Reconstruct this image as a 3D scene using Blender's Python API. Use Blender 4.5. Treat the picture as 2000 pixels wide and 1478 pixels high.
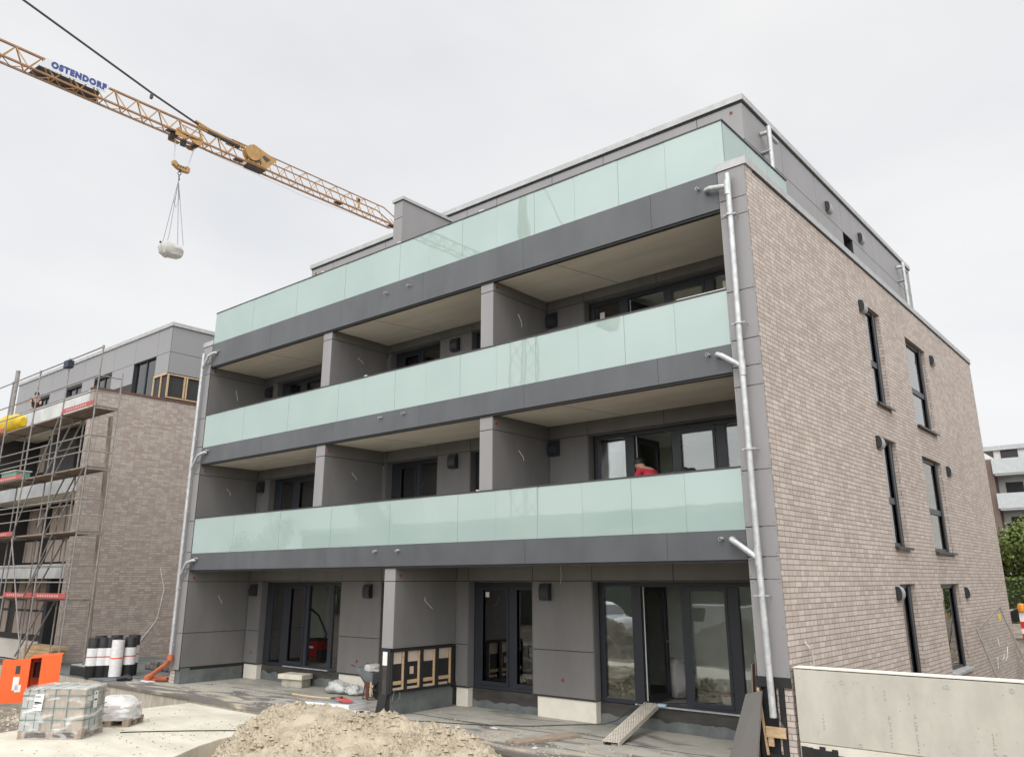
import bpy, bmesh, math, random
from mathutils import Vector, Matrix, noise
random.seed(7)
S = bpy.context.scene
for o in list(bpy.data.objects): bpy.data.objects.remove(o)
COL = S.collection
R = math.radians

# ------------------------------------------------------------------ camera
YAW, PITCH, ROLL = 0.6954, 0.2801, -0.0025
CAMP = Vector((4.8986, -12.0938, 2.6943))
f_ = Vector((-math.sin(YAW)*math.cos(PITCH), math.cos(YAW)*math.cos(PITCH), math.sin(PITCH)))
r_ = Vector((math.cos(YAW), math.sin(YAW), 0)); u_ = r_.cross(f_)
rr = math.cos(ROLL)*r_ + math.sin(ROLL)*u_; uu = -math.sin(ROLL)*r_ + math.cos(ROLL)*u_
cd = bpy.data.cameras.new('camera'); cam = bpy.data.objects.new('camera', cd); COL.objects.link(cam)
M3 = Matrix((rr, uu, -f_)).transposed()
cam.matrix_world = Matrix.Translation(CAMP) @ M3.to_4x4()
cd.sensor_fit = 'HORIZONTAL'; cd.sensor_width = 36.0; cd.lens = 1563.5/2000*36
cd.shift_x = -4.825/2000; cd.shift_y = -55.917/2000
cd.clip_start = .05; cd.clip_end = 2000
S.camera = cam

# ------------------------------------------------------------------ world, overcast
SUN_EL, SUN_AZ = R(52), R(160)      # azimuth from +Y clockwise
SUN_DIR = Vector((math.sin(SUN_AZ)*math.cos(SUN_EL), math.cos(SUN_AZ)*math.cos(SUN_EL), math.sin(SUN_EL)))
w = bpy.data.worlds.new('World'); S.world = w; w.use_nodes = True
nt = w.node_tree; nt.nodes.clear()
N = nt.nodes.new; L = nt.links.new
out = N('ShaderNodeOutputWorld')
sky = N('ShaderNodeTexSky'); sky.sky_type = 'NISHITA'; sky.sun_disc = False
sky.sun_elevation = SUN_EL; sky.sun_rotation = SUN_AZ; sky.air_density = 1.0; sky.dust_density = 3.0
bg1 = N('ShaderNodeBackground'); bg1.inputs[1].default_value = 0.02; L(sky.outputs[0], bg1.inputs[0])
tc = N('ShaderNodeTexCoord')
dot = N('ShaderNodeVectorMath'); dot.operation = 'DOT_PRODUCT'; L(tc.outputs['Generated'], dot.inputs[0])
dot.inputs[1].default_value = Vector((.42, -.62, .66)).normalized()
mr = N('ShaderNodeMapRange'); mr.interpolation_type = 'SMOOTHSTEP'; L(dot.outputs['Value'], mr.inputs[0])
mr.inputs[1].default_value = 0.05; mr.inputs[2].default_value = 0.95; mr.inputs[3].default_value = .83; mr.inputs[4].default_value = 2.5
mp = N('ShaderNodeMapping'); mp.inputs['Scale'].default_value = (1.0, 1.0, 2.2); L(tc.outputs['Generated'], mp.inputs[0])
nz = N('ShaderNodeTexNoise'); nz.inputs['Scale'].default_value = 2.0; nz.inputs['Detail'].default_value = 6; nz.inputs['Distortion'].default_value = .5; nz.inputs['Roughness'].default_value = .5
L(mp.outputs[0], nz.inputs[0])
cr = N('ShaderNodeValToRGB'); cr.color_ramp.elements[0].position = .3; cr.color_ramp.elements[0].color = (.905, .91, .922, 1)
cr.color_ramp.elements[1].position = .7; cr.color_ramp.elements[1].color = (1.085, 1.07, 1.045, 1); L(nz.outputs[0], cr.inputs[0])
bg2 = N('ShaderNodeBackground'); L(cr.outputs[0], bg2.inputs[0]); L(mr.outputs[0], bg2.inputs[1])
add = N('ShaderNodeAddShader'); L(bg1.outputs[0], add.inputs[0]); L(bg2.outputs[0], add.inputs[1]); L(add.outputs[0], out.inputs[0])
sd = bpy.data.lights.new('sun', 'SUN'); sd.energy = 1.1; sd.angle = R(22); sd.color = (1, .96, .9)
sun = bpy.data.objects.new('sun', sd); COL.objects.link(sun)
sun.rotation_euler = SUN_DIR.to_track_quat('Z', 'Y').to_euler()
S.view_settings.view_transform = 'Standard'; S.view_settings.look = 'None'; S.view_settings.exposure = 0.0; S.view_settings.gamma = 1
S.render.engine = 'CYCLES'; S.cycles.max_bounces = 10; S.cycles.diffuse_bounces = 8; S.cycles.transparent_max_bounces = 12; S.cycles.caustics_reflective = False; S.cycles.caustics_refractive = False
try: S.cycles.use_denoising = True
except Exception: pass

# ------------------------------------------------------------------ materials
MATS = {}
def mat(name, col, rough=.6, metal=0., var=.06, scale=3., bump=0., bscale=40., col2=None, spec=.5, coords='Object', detail=6, stretch=None, coat=0., thr=(.35, .65)):
    if name in MATS: return MATS[name]
    m = bpy.data.materials.new(name); m.use_nodes = True; t = m.node_tree; b = t.nodes['Principled BSDF']
    b.inputs['Roughness'].default_value = rough; b.inputs['Metallic'].default_value = metal
    b.inputs['Specular IOR Level'].default_value = spec; b.inputs['Coat Weight'].default_value = coat
    c = t.nodes.new('ShaderNodeTexCoord'); mpp = t.nodes.new('ShaderNodeMapping'); t.links.new(c.outputs[coords], mpp.inputs[0])
    if stretch: mpp.inputs['Scale'].default_value = stretch
    n = t.nodes.new('ShaderNodeTexNoise'); n.inputs['Scale'].default_value = scale; n.inputs['Detail'].default_value = detail; n.inputs['Roughness'].default_value = .62
    t.links.new(mpp.outputs[0], n.inputs[0])
    rp = t.nodes.new('ShaderNodeValToRGB'); rp.color_ramp.elements[0].position = thr[0]; rp.color_ramp.elements[1].position = thr[1]
    if col2 is None:
        a = [x*(1-var) for x in col]; d = [min(1, x*(1+var)) for x in col]
    else: a, d = col, col2
    rp.color_ramp.elements[0].color = (*a, 1); rp.color_ramp.elements[1].color = (*d, 1)
    t.links.new(n.outputs[0], rp.inputs[0]); t.links.new(rp.outputs[0], b.inputs['Base Color'])
    if bump:
        n2 = t.nodes.new('ShaderNodeTexNoise'); n2.inputs['Scale'].default_value = bscale; n2.inputs['Detail'].default_value = 5
        t.links.new(c.outputs[coords], n2.inputs[0])
        bp = t.nodes.new('ShaderNodeBump'); bp.inputs['Strength'].default_value = min(1, bump); bp.inputs['Distance'].default_value = .02
        t.links.new(n2.outputs[0], bp.inputs['Height']); t.links.new(bp.outputs[0], b.inputs['Normal'])
    MATS[name] = m; return m

def brick_mat(name, c1, c2, mortar):
    m = bpy.data.materials.new(name); m.use_nodes = True; t = m.node_tree; b = t.nodes['Principled BSDF']; nn = t.nodes.new; lk = t.links.new
    c = nn('ShaderNodeTexCoord'); s = nn('ShaderNodeSeparateXYZ'); lk(c.outputs['Object'], s.inputs[0])
    ad = nn('ShaderNodeMath'); lk(s.outputs[0], ad.inputs[0]); lk(s.outputs[1], ad.inputs[1])
    cb = nn('ShaderNodeCombineXYZ'); lk(ad.outputs[0], cb.inputs[0]); lk(s.outputs[2], cb.inputs[1])
    def bt(off, freq, sq, sf, w_):
        k = nn('ShaderNodeTexBrick'); k.offset = off; k.offset_frequency = freq; k.squash = sq; k.squash_frequency = sf
        k.inputs['Scale'].default_value = 1; k.inputs['Brick Width'].default_value = w_; k.inputs['Row Height'].default_value = .0833
        k.inputs['Mortar Size'].default_value = .0065; k.inputs['Mortar Smooth'].default_value = .15; k.inputs['Bias'].default_value = 0
        lk(cb.outputs[0], k.inputs['Vector']); return k
    k = bt(.38, 3, .66, 3, .25)
    k.inputs['Color1'].default_value = (*c1, 1); k.inputs['Color2'].default_value = (*c2, 1); k.inputs['Mortar'].default_value = (*mortar, 1)
    # second per-brick tone
    n = nn('ShaderNodeTexNoise'); n.inputs['Scale'].default_value = .9; n.inputs['Detail'].default_value = 10; n.inputs['Roughness'].default_value = .72; lk(c.outputs['Object'], n.inputs[0])
    mx = nn('ShaderNodeMix'); mx.data_type = 'RGBA'; mx.blend_type = 'MULTIPLY'; mx.inputs[0].default_value = .4
    rp = nn('ShaderNodeValToRGB'); rp.color_ramp.elements[0].position = .3; rp.color_ramp.elements[0].color = (.72, .70, .68, 1); rp.color_ramp.elements[1].position = .7; rp.color_ramp.elements[1].color = (1.15, 1.14, 1.13, 1)
    lk(n.outputs[0], rp.inputs[0]); lk(k.outputs[0], mx.inputs[6]); lk(rp.outputs[0], mx.inputs[7]); lk(mx.outputs[2], b.inputs['Base Color'])
    b.inputs['Roughness'].default_value = .85; b.inputs['Specular IOR Level'].default_value = .25
    n3 = nn('ShaderNodeTexNoise'); n3.inputs['Scale'].default_value = 60; lk(c.outputs['Object'], n3.inputs[0])
    h = nn('ShaderNodeMath'); h.operation = 'MULTIPLY_ADD'; lk(n3.outputs[0], h.inputs[0]); h.inputs[1].default_value = .25
    inv = nn('ShaderNodeMath'); inv.operation = 'SUBTRACT'; inv.inputs[0].default_value = 1; lk(k.outputs['Fac'], inv.inputs[1]); lk(inv.outputs[0], h.inputs[2])
    bp = nn('ShaderNodeBump'); bp.inputs['Strength'].default_value = .8; bp.inputs['Distance'].default_value = .012; lk(h.outputs[0], bp.inputs['Height']); lk(bp.outputs[0], b.inputs['Normal'])
    MATS[name] = m; return m

def glass_mat(name, tint=(.92, .96, .95), refl=1.0):
    m = bpy.data.materials.new(name); m.use_nodes = True; t = m.node_tree; t.nodes.clear(); nn = t.nodes.new; lk = t.links.new
    o = nn('ShaderNodeOutputMaterial'); tr = nn('ShaderNodeBsdfTransparent'); tr.inputs[0].default_value = (*tint, 1)
    g = nn('ShaderNodeBsdfGlossy'); g.inputs['Roughness'].default_value = .012; g.inputs[0].default_value = (1, 1, 1, 1)
    c = nn('ShaderNodeTexCoord'); nz_ = nn('ShaderNodeTexNoise'); nz_.inputs['Scale'].default_value = 1.1; lk(c.outputs['Object'], nz_.inputs[0])
    bp = nn('ShaderNodeBump'); bp.inputs['Strength'].default_value = .05; bp.inputs['Distance'].default_value = .05; lk(nz_.outputs[0], bp.inputs['Height']); lk(bp.outputs[0], g.inputs['Normal'])
    fr = nn('ShaderNodeFresnel'); fr.inputs[0].default_value = 1.75
    mm = nn('ShaderNodeMath'); mm.operation = 'MULTIPLY'; mm.use_clamp = True; mm.inputs[1].default_value = refl; lk(fr.outputs[0], mm.inputs[0])
    mx = nn('ShaderNodeMixShader'); lk(mm.outputs[0], mx.inputs[0]); lk(tr.outputs[0], mx.inputs[1]); lk(g.outputs[0], mx.inputs[2]); lk(mx.outputs[0], o.inputs[0])
    MATS[name] = m; return m

def frosted_mat():
    m = bpy.data.materials.new('frosted_glass'); m.use_nodes = True; t = m.node_tree; t.nodes.clear(); nn = t.nodes.new; lk = t.links.new
    o = nn('ShaderNodeOutputMaterial')
    c = nn('ShaderNodeTexCoord'); n = nn('ShaderNodeTexNoise'); n.inputs['Scale'].default_value = .8; n.inputs['Detail'].default_value = 3; lk(c.outputs['Object'], n.inputs[0])
    rp = nn('ShaderNodeValToRGB'); rp.color_ramp.elements[0].position = .35; rp.color_ramp.elements[0].color = (.52, .675, .64, 1); rp.color_ramp.elements[1].position = .65; rp.color_ramp.elements[1].color = (.57, .725, .69, 1); lk(n.outputs[0], rp.inputs[0])
    d = nn('ShaderNodeBsdfDiffuse'); lk(rp.outputs[0], d.inputs[0])
    tl = nn('ShaderNodeBsdfTranslucent'); tl.inputs[0].default_value = (.76, .90, .86, 1)
    m1 = nn('ShaderNodeMixShader'); m1.inputs[0].default_value = .36; lk(d.outputs[0], m1.inputs[1]); lk(tl.outputs[0], m1.inputs[2])
    tp = nn('ShaderNodeBsdfTransparent'); tp.inputs[0].default_value = (.78, .9, .86, 1); m0 = nn('ShaderNodeMixShader'); m0.inputs[0].default_value = .07; lk(m1.outputs[0], m0.inputs[1]); lk(tp.outputs[0], m0.inputs[2]); m1 = m0
    g = nn('ShaderNodeBsdfGlossy'); g.inputs['Roughness'].default_value = .015
    b2 = nn('ShaderNodeBump'); b2.inputs['Strength'].default_value = .03; b2.inputs['Distance'].default_value = .06
    n2 = nn('ShaderNodeTexNoise'); n2.inputs['Scale'].default_value = 1.0; lk(c.outputs['Object'], n2.inputs[0]); lk(n2.outputs[0], b2.inputs['Height']); lk(b2.outputs[0], g.inputs['Normal'])
    fr = nn('ShaderNodeFresnel'); fr.inputs[0].default_value = 2.0
    mx = nn('ShaderNodeMixShader'); lk(fr.outputs[0], mx.inputs[0]); lk(m1.outputs[0], mx.inputs[1]); lk(g.outputs[0], mx.inputs[2]); lk(mx.outputs[0], o.inputs[0])
    MATS['frosted_glass'] = m; return m

def film_mat():
    m = bpy.data.materials.new('shrink_film'); m.use_nodes = True; t = m.node_tree; t.nodes.clear(); nn = t.nodes.new; lk = t.links.new
    o = nn('ShaderNodeOutputMaterial'); tr = nn('ShaderNodeBsdfTransparent')
    p = nn('ShaderNodeBsdfPrincipled'); p.inputs['Base Color'].default_value = (.8, .8, .8, 1); p.inputs['Roughness'].default_value = .18
    c = nn('ShaderNodeTexCoord'); mpp = nn('ShaderNodeMapping'); mpp.inputs['Scale'].default_value = (1, 1, 3.5); mpp.inputs['Rotation'].default_value = (.3, .4, .2); lk(c.outputs['Object'], mpp.inputs[0])
    n = nn('ShaderNodeTexNoise'); n.inputs['Scale'].default_value = 1.5; n.inputs['Detail'].default_value = 7; n.inputs['Distortion'].default_value = 1.6; lk(mpp.outputs[0], n.inputs[0])
    bp = nn('ShaderNodeBump'); bp.inputs['Strength'].default_value = .8; bp.inputs['Distance'].default_value = .05; lk(n.outputs[0], bp.inputs['Height']); lk(bp.outputs[0], p.inputs['Normal'])
    rp = nn('ShaderNodeMapRange'); rp.inputs[1].default_value = .48; rp.inputs[2].default_value = .72; rp.inputs[3].default_value = .13; rp.inputs[4].default_value = .8; lk(n.outputs[0], rp.inputs[0])
    mx = nn('ShaderNodeMixShader'); lk(rp.outputs[0], mx.inputs[0]); lk(tr.outputs[0], mx.inputs[1]); lk(p.outputs[0], mx.inputs[2]); lk(mx.outputs[0], o.inputs[0])
    MATS['shrink_film'] = m; return m

clad = mat('cladding', (.158, .154, .152), .5, var=.10, scale=1.3, stretch=(1, 1, .3), detail=10, bump=.06, bscale=300)
clad_light = mat('light_cladding', (.25, .246, .25), .45, var=.06, scale=1.0, stretch=(1, 1, .35))
fascia_m = mat('fascia_metal', (.084, .090, .098), .36, var=.13, scale=1.3, stretch=(1, 1, .4), detail=10, spec=.5)
black = mat('black_membrane', (.012, .012, .013), .6, var=.3, scale=6)
dark = mat('dark_backing', (.03, .03, .032), .8)
frame_m = mat('window_frame_paint', (.022, .026, .034), .38, var=.05)
ceil_m = mat('soffit_concrete', (.66, .63, .56), .85, col2=(.76, .73, .66), scale=1.2, bump=.05, stretch=(.5, 2.2, 1))
galv = mat('galvanised_steel', (.38, .395, .40), .46, .45, col2=(.54, .555, .56), scale=9, bump=.08, bscale=60)
galv_dull = mat('dull_steel', (.34, .35, .35), .5, .3, col2=(.38, .39, .39), scale=9)
coping_m = mat('coping_metal', (.40, .41, .41), .5, .25, var=.10, scale=4)
brick = brick_mat('brick', (.552, .492, .448), (.43, .366, .325), (.23, .20, .18))
brick_far = brick_mat('brick_far', (.50, .445, .40), (.36, .31, .275), (.29, .255, .23))
glass = glass_mat('window_glass', refl=1.5)
frost = frosted_mat(); film = film_mat()
inner = mat('plaster', (.72, .74, .68), .9, var=.05)
screed = mat('screed', (.32, .31, .28), .9, var=.1, bump=.1)
stone = mat('aerated_block', (.68, .65, .57), .9, var=.05, scale=4, bump=.15, bscale=90)
bitumen = mat('bitumen_sheet', (.085, .098, .098), .75, col2=(.15, .165, .16), scale=2.2, bump=.2)
base_dark = mat('base_membrane', (.030, .028, .026), .45, col2=(.060, .056, .052), scale=1.7, stretch=(1, 1, 4), bump=.15, bscale=12)
conc = mat('cast_concrete', (.50, .475, .40), .85, col2=(.615, .59, .515), scale=1.6, bump=.15, bscale=30)
wood = mat('timber', (.42, .29, .16), .75, col2=(.56, .40, .24), scale=4, stretch=(2, 2, 9))
oldwood = mat('weathered_timber', (.22, .17, .13), .8, col2=(.36, .29, .23), scale=5, stretch=(3, 3, 10), bump=.2)
white_p = mat('white_plastic', (.72, .72, .70), .5, var=.04)
yellow = mat('crane_yellow', (.34, .19, .065), .55, col2=(.44, .26, .09), scale=3)
rust = mat('crane_chord_paint', (.25, .125, .065), .6, col2=(.34, .18, .085), scale=3)
steel_dk = mat('dark_steel', (.06, .058, .06), .5, .4)
orange_p = mat('orange_paint', (.78, .12, .02), .42, var=.05, scale=2)
kg = mat('orange_pvc', (.50, .13, .055), .45, var=.1)
red_m = mat('red_paint', (.30, .035, .025), .5, var=.1)
rubber = mat('rubber', (.02, .02, .02), .8)
cable_m = mat('grey_cable', (.10, .10, .10), .6)
white_wire = mat('white_wire', (.75, .73, .68), .5)

# ------------------------------------------------------------------ builders
WL = {}
NOSPLIT = {'rivet', 'surface_blemish', 'toe_board_print', 'label_print', 'sack_print', 'wire_mesh', 'jib_lattice', 'jib_chords', 'crown', 'foliage', 'sand_clods', 'perforated_tread', 'cartons',
           'guard_rail', 'tangled_wire', 'frame', 'hair', 'bitumen_coat', 'trolley', 'mast', 'winch_opening', 'hose', 'print_band', 'white_print', 'sack_print', 'hook', 'lifting_slings', 'debris_heap', 'timber_stack',
           'car', 'housing', 'window', 'strap', 'blocks', 'deck_boards', 'tube_frame', 'door_leaf', 'pane_set', 'bulk_bag', 'winch_frame', 'winch_drum', 'hook_block', 'site_hall'}
class MB:
    def groups(s, gap):
        n = len(s.v); par = list(range(n))
        def fd(a):
            while par[a] != a: par[a] = par[par[a]]; a = par[a]
            return a
        for f in s.f:
            r0 = fd(f[0])
            for a in f[1:]: par[fd(a)] = r0
        comp = {}
        for i in range(n): comp.setdefault(fd(i), []).append(i)
        cs = list(comp.values())
        if len(cs) > 700 or len(cs) < 2: return [s]
        bb = [(tuple(min(s.v[i][k] for i in c)-gap/2 for k in range(3)), tuple(max(s.v[i][k] for i in c)+gap/2 for k in range(3))) for c in cs]
        p2 = list(range(len(cs)))
        def f2(a):
            while p2[a] != a: p2[a] = p2[p2[a]]; a = p2[a]
            return a
        for i in range(len(cs)):
            for j in range(i):
                if all(bb[i][0][k] <= bb[j][1][k] and bb[j][0][k] <= bb[i][1][k] for k in range(3)): p2[f2(i)] = f2(j)
        gr = {}
        for i, c in enumerate(cs): gr.setdefault(f2(i), []).extend(c)
        if len(gr) < 2: return [s]
        own = {}
        outs = []
        for g in gr.values():
            q = MB(); mp_ = {}
            for i in g: mp_[i] = len(q.v); q.v.append(s.v[i]); own[i] = (q, mp_)
            outs.append(q)
        for f in s.f:
            q, mp_ = own[f[0]]; q.f.append(tuple(mp_[a] for a in f))
        return outs
    def __init__(s): s.v = []; s.f = []
    def face(s, *pts):
        i = len(s.v); s.v += [tuple(p) for p in pts]; s.f.append(tuple(range(i, i+len(pts))))
    def box(s, x0, y0, z0, x1, y1, z1):
        x0, x1 = min(x0, x1), max(x0, x1); y0, y1 = min(y0, y1), max(y0, y1); z0, z1 = min(z0, z1), max(z0, z1)
        i = len(s.v); s.v += [(x0,y0,z0),(x1,y0,z0),(x1,y1,z0),(x0,y1,z0),(x0,y0,z1),(x1,y0,z1),(x1,y1,z1),(x0,y1,z1)]
        for q in ((0,3,2,1),(4,5,6,7),(0,1,5,4),(1,2,6,5),(2,3,7,6),(3,0,4,7)): s.f.append(tuple(i+a for a in q))
        return s
    def hexa(s, b, t):      # bottom quad, top quad
        i = len(s.v); s.v += [tuple(p) for p in b] + [tuple(p) for p in t]; n = len(b)
        s.f.append(tuple(i+a for a in reversed(range(n)))); s.f.append(tuple(i+n+a for a in range(n)))
        for a in range(n): s.f.append((i+a, i+(a+1) % n, i+n+(a+1) % n, i+n+a))
        return s
    def bar(s, p, q, w, h=None, up=(0, 0, 1)):
        h = h or w; p = Vector(p); q = Vector(q); d = (q-p).normalized(); u = Vector(up)
        if abs(d.dot(u)) > .98: u = Vector((1, 0, 0))
        a = d.cross(u).normalized(); b = a.cross(d)
        def ring(c): return [c-a*w/2-b*h/2, c+a*w/2-b*h/2, c+a*w/2+b*h/2, c-a*w/2+b*h/2]
        return s.hexa(ring(p), ring(q))
    def tube(s, pts, r, n=10, cap=True):
        pts = [Vector(p) for p in pts]; rs = r if isinstance(r, (list, tuple)) else [r]*len(pts); i0 = len(s.v); prev = None
        for k, p in enumerate(pts):
            if k == 0: d = pts[1]-p
            elif k == len(pts)-1: d = p-pts[k-1]
            else: d = (pts[k+1]-p).normalized()+(p-pts[k-1]).normalized()
            d.normalize()
            if prev is None:
                u = Vector((0, 0, 1)) if abs(d.z) < .9 else Vector((1, 0, 0)); a = d.cross(u).normalized()
            else: a = (prev-d*prev.dot(d)).normalized()
            prev = a; b = d.cross(a)
            for j in range(n):
                t = 2*math.pi*j/n; s.v.append(tuple(p+(a*math.cos(t)+b*math.sin(t))*rs[k]))
        for k in range(len(pts)-1):
            for j in range(n):
                s.f.append((i0+k*n+j, i0+k*n+(j+1) % n, i0+(k+1)*n+(j+1) % n, i0+(k+1)*n+j))
        if cap:
            s.f.append(tuple(i0+j for j in reversed(range(n)))); s.f.append(tuple(i0+(len(pts)-1)*n+j for j in range(n)))
        return s
    def cyl(s, p, q, r, n=16): return s.tube([p, q], r, n)
    def lathe(s, c, prof, n=24, axis='z'):
        i0 = len(s.v)
        for (r, z) in prof:
            for j in range(n):
                t = 2*math.pi*j/n; a, b = r*math.cos(t), r*math.sin(t)
                p = {'z': (a, b, z), 'x': (z, a, b), 'y': (a, z, b)}[axis]; s.v.append((c[0]+p[0], c[1]+p[1], c[2]+p[2]))
        for k in range(len(prof)-1):
            for j in range(n): s.f.append((i0+k*n+j, i0+k*n+(j+1) % n, i0+(k+1)*n+(j+1) % n, i0+(k+1)*n+j))
        s.f.append(tuple(i0+j for j in reversed(range(n)))); s.f.append(tuple(i0+(len(prof)-1)*n+j for j in range(n)))
        return s
    def build(s, name, m, parent=None, local=False, smooth=False, loc=None, kind=None, bevel=0, split=.09):
        if split and kind is None and name not in NOSPLIT:
            gs = s.groups(split)
            if 1 < len(gs) <= 100:
                for g in gs[1:]: g.build(name, m, parent, local, smooth, loc, kind, bevel, 0)
                return gs[0].build(name, m, parent, local, smooth, loc, kind, bevel, 0)
        off = Vector((0, 0, 0))
        if parent is not None and not local: off = WL[parent.as_pointer()]
        if loc is not None: off = Vector(loc)
        me = bpy.data.meshes.new(name); me.from_pydata([tuple(Vector(p)-off) for p in s.v] if not local else s.v, [], s.f); me.validate()
        bm = bmesh.new(); bm.from_mesh(me)
        if smooth: bmesh.ops.remove_doubles(bm, verts=bm.verts, dist=.0005)
        bmesh.ops.recalc_face_normals(bm, faces=bm.faces); bm.to_mesh(me); bm.free()
        if smooth:
            for p in me.polygons: p.use_smooth = True
        me.materials.append(m); o = bpy.data.objects.new(name, me); COL.objects.link(o)
        if parent is not None: o.parent = parent
        if loc is not None: o.location = loc
        WL[o.as_pointer()] = off if parent is None or not local else Vector((0, 0, 0))
        if parent is not None and not local: WL[o.as_pointer()] = WL[parent.as_pointer()]
        if bevel:
            b = o.modifiers.new('bevel', 'BEVEL'); b.width = bevel; b.segments = 2; b.limit_method = 'ANGLE'
        if smooth:
            try:
                me.set_sharp_from_angle(angle=R(38))
            except Exception: pass
        if kind: o['kind'] = kind
        return o
def thing(name, label, cat, loc=(0, 0, 0), rotz=0., group=None):
    o = bpy.data.objects.new(name, None); COL.objects.link(o); o.location = loc; o.rotation_euler = (0, 0, rotz)
    o.empty_display_size = .2; WL[o.as_pointer()] = Vector(loc); return tag(o, label, cat, group)
def tag(o, label=None, cat=None, group=None, kind=None):
    if label: o['label'] = label
    if cat: o['category'] = cat
    if group: o['group'] = group
    if kind: o['kind'] = kind
    return o
def copy_tree(o, parent=None):
    c = o.copy(); COL.objects.link(c)
    if parent is not None: c.parent = parent
    for ch in list(o.children): copy_tree(ch, c)
    return c
def fix_parent(o):
    return o

# wall in a plane X=const (axis 0) or Y=const (axis 1), thickness t behind, rectangular openings (a0,a1,z0,z1)
def wall(mb, axis, c, t, a0, a1, z0, z1, ops):
    As = sorted({a0, a1, *[v for o in ops for v in o[:2] if a0 < v < a1]}); Zs = sorted({z0, z1, *[v for o in ops for v in o[2:] if z0 < v < z1]})
    def P(a, z, d): return (c+d, a, z) if axis == 0 else (a, c+d, z)
    def inside(a, z): return any(o[0] < a < o[1] and o[2] < z < o[3] for o in ops)
    for i in range(len(As)-1):
        for j in range(len(Zs)-1):
            p, q, r, s_ = As[i], As[i+1], Zs[j], Zs[j+1]
            if inside((p+q)/2, (r+s_)/2): continue
            for d in (0, t): mb.face(P(p, r, d), P(q, r, d), P(q, s_, d), P(p, s_, d))
    for (p, q, r, s_) in ops:
        p, q, r, s_ = max(p, a0), min(q, a1), max(r, z0), min(s_, z1)
        mb.face(P(p, r, 0), P(p, s_, 0), P(p, s_, t), P(p, r, t)); mb.face(P(q, r, 0), P(q, s_, 0), P(q, s_, t), P(q, r, t))
        mb.face(P(p, r, 0), P(q, r, 0), P(q, r, t), P(p, r, t)); mb.face(P(p, s_, 0), P(q, s_, 0), P(q, s_, t), P(p, s_, t))
    mb.face(P(a0, z0, 0), P(a0, z1, 0), P(a0, z1, t), P(a0, z0, t)); mb.face(P(a1, z0, 0), P(a1, z1, 0), P(a1, z1, t), P(a1, z0, t))
    mb.face(P(a0, z1, 0), P(a1, z1, 0), P(a1, z1, t), P(a0, z1, t)); mb.face(P(a0, z0, 0), P(a1, z0, 0), P(a1, z0, t), P(a0, z0, t))
G = .016
def pan_y(mb, y, x0, x1, zs, xs=()):   # cladding panels in plane Y=y, facing -Y
    X_ = sorted([x0, x1, *xs])
    for i in range(len(X_)-1):
        for j in range(len(zs)-1): mb.box(X_[i]+G/2, y, zs[j]+G/2, X_[i+1]-G/2, y+.012, zs[j+1]-G/2)
def pan_x(mb, x, y0, y1, zs, ys=(), th=-.012):
    Y_ = sorted([y0, y1, *ys])
    for i in range(len(Y_)-1):
        for j in range(len(zs)-1): mb.box(x, Y_[i]+G/2, zs[j]+G/2, x+th, Y_[i+1]-G/2, zs[j+1]-G/2)

# ------------------------------------------------------------------ MAIN BUILDING
LX, WP, D = 17.14, .51, 1.932
ZB = [2.995, 5.976, 8.908]; ZT = [3.442, 6.451, 9.621]; ZG = [4.406, 7.403, 10.595]
B = thing('apartment_building', 'four storey apartment house with mint glass balconies, grey panels and a pale brick side wall', 'apartment building', (-8.5, 8, 0))
YE = 17.51; ZP = 9.60
# brick side wall
sw = [(6.08, 7.22, -.3, 2.6), (9.40, 11.28, .62, 2.58), (6.08, 7.22, 3.35, 5.65), (9.38, 11.28, 3.33, 5.62), (6.08, 7.22, 6.41, 8.69), (9.36, 11.30, 6.38, 8.68)]
m = MB(); wall(m, 0, 0., -.24, 0.0, YE, -1.0, ZP, sw); m.build('brick_wall', brick, B)
m = MB(); m.box(-17.65, YE-.24, -1, -.245, YE, ZP); m.box(-17.65, .02, -1, -17.41, YE-.245, ZP); m.build('brick_wall', brick, B)
# slabs
m = MB()
for k in range(3): m.box(-LX-.2, .11, ZB[k], -.515, YE-.25, ZB[k]+.40)
m.build('soffit_slab', ceil_m, B)
m = MB(); m.box(-17.4, 2.30, -.9, -.245, YE-.25, .40); m.box(-17.4, .13, ZB[2]+.405, -.245, YE-.25, 9.595); m.build('floor_slab', screed, B)
m = MB()
for k in range(3): m.box(-LX, .012, ZB[k]-.045, -WP, .10, ZB[k]+.12)
m.build('shadow_gap_strip', black, B)
# rear-of-loggia wall layout
segs = {
 0: dict(panels=[(-17.14, -16.46), (-12.79, -11.2), (-8.58, -8.2), (-6.32, -4.77)],
         wins=[(-16.46, -12.79), (-11.2, -9.2), (-8.2, -6.32), (-4.77, -.52)],
         heads=[-16.49, -14.66, -12.8, -11.22, -8.58, -8.2, -6.32, -4.77, -2.9]),
 1: dict(panels=[(-17.14, -16.5), (-11.33, -11.2), (-9.3, -8.2), (-5.81, -4.78)],
         wins=[(-16.5, -12.6), (-11.2, -9.3), (-8.2, -6.2), (-4.78, -.52)],
         heads=[-16.5, -14.63, -12.6, -11.22, -9.3, -8.2, -5.81, -4.78, -2.92]),
}
segs[2] = segs[1]
m = MB()
for k in (1, 2):
    for x in (-4.25, -9.9, -14.6): m.hexa([(x, .2, ZB[k]-.0015), (x+.012, .2, ZB[k]-.0015), (x+.42, 1.9, ZB[k]-.0015), (x+.408, 1.9, ZB[k]-.0015)], [(x, .2, ZB[k]), (x+.012, .2, ZB[k]), (x+.42, 1.9, ZB[k]), (x+.408, 1.9, ZB[k])])
m.build('soffit_joint', dark, B)
RZ = {0: (.42, 2.67), 1: (3.42, 5.67), 2: (6.43, 8.68)}
YG = 2.13
m = MB(); pm = MB(); rv = MB()
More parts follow.
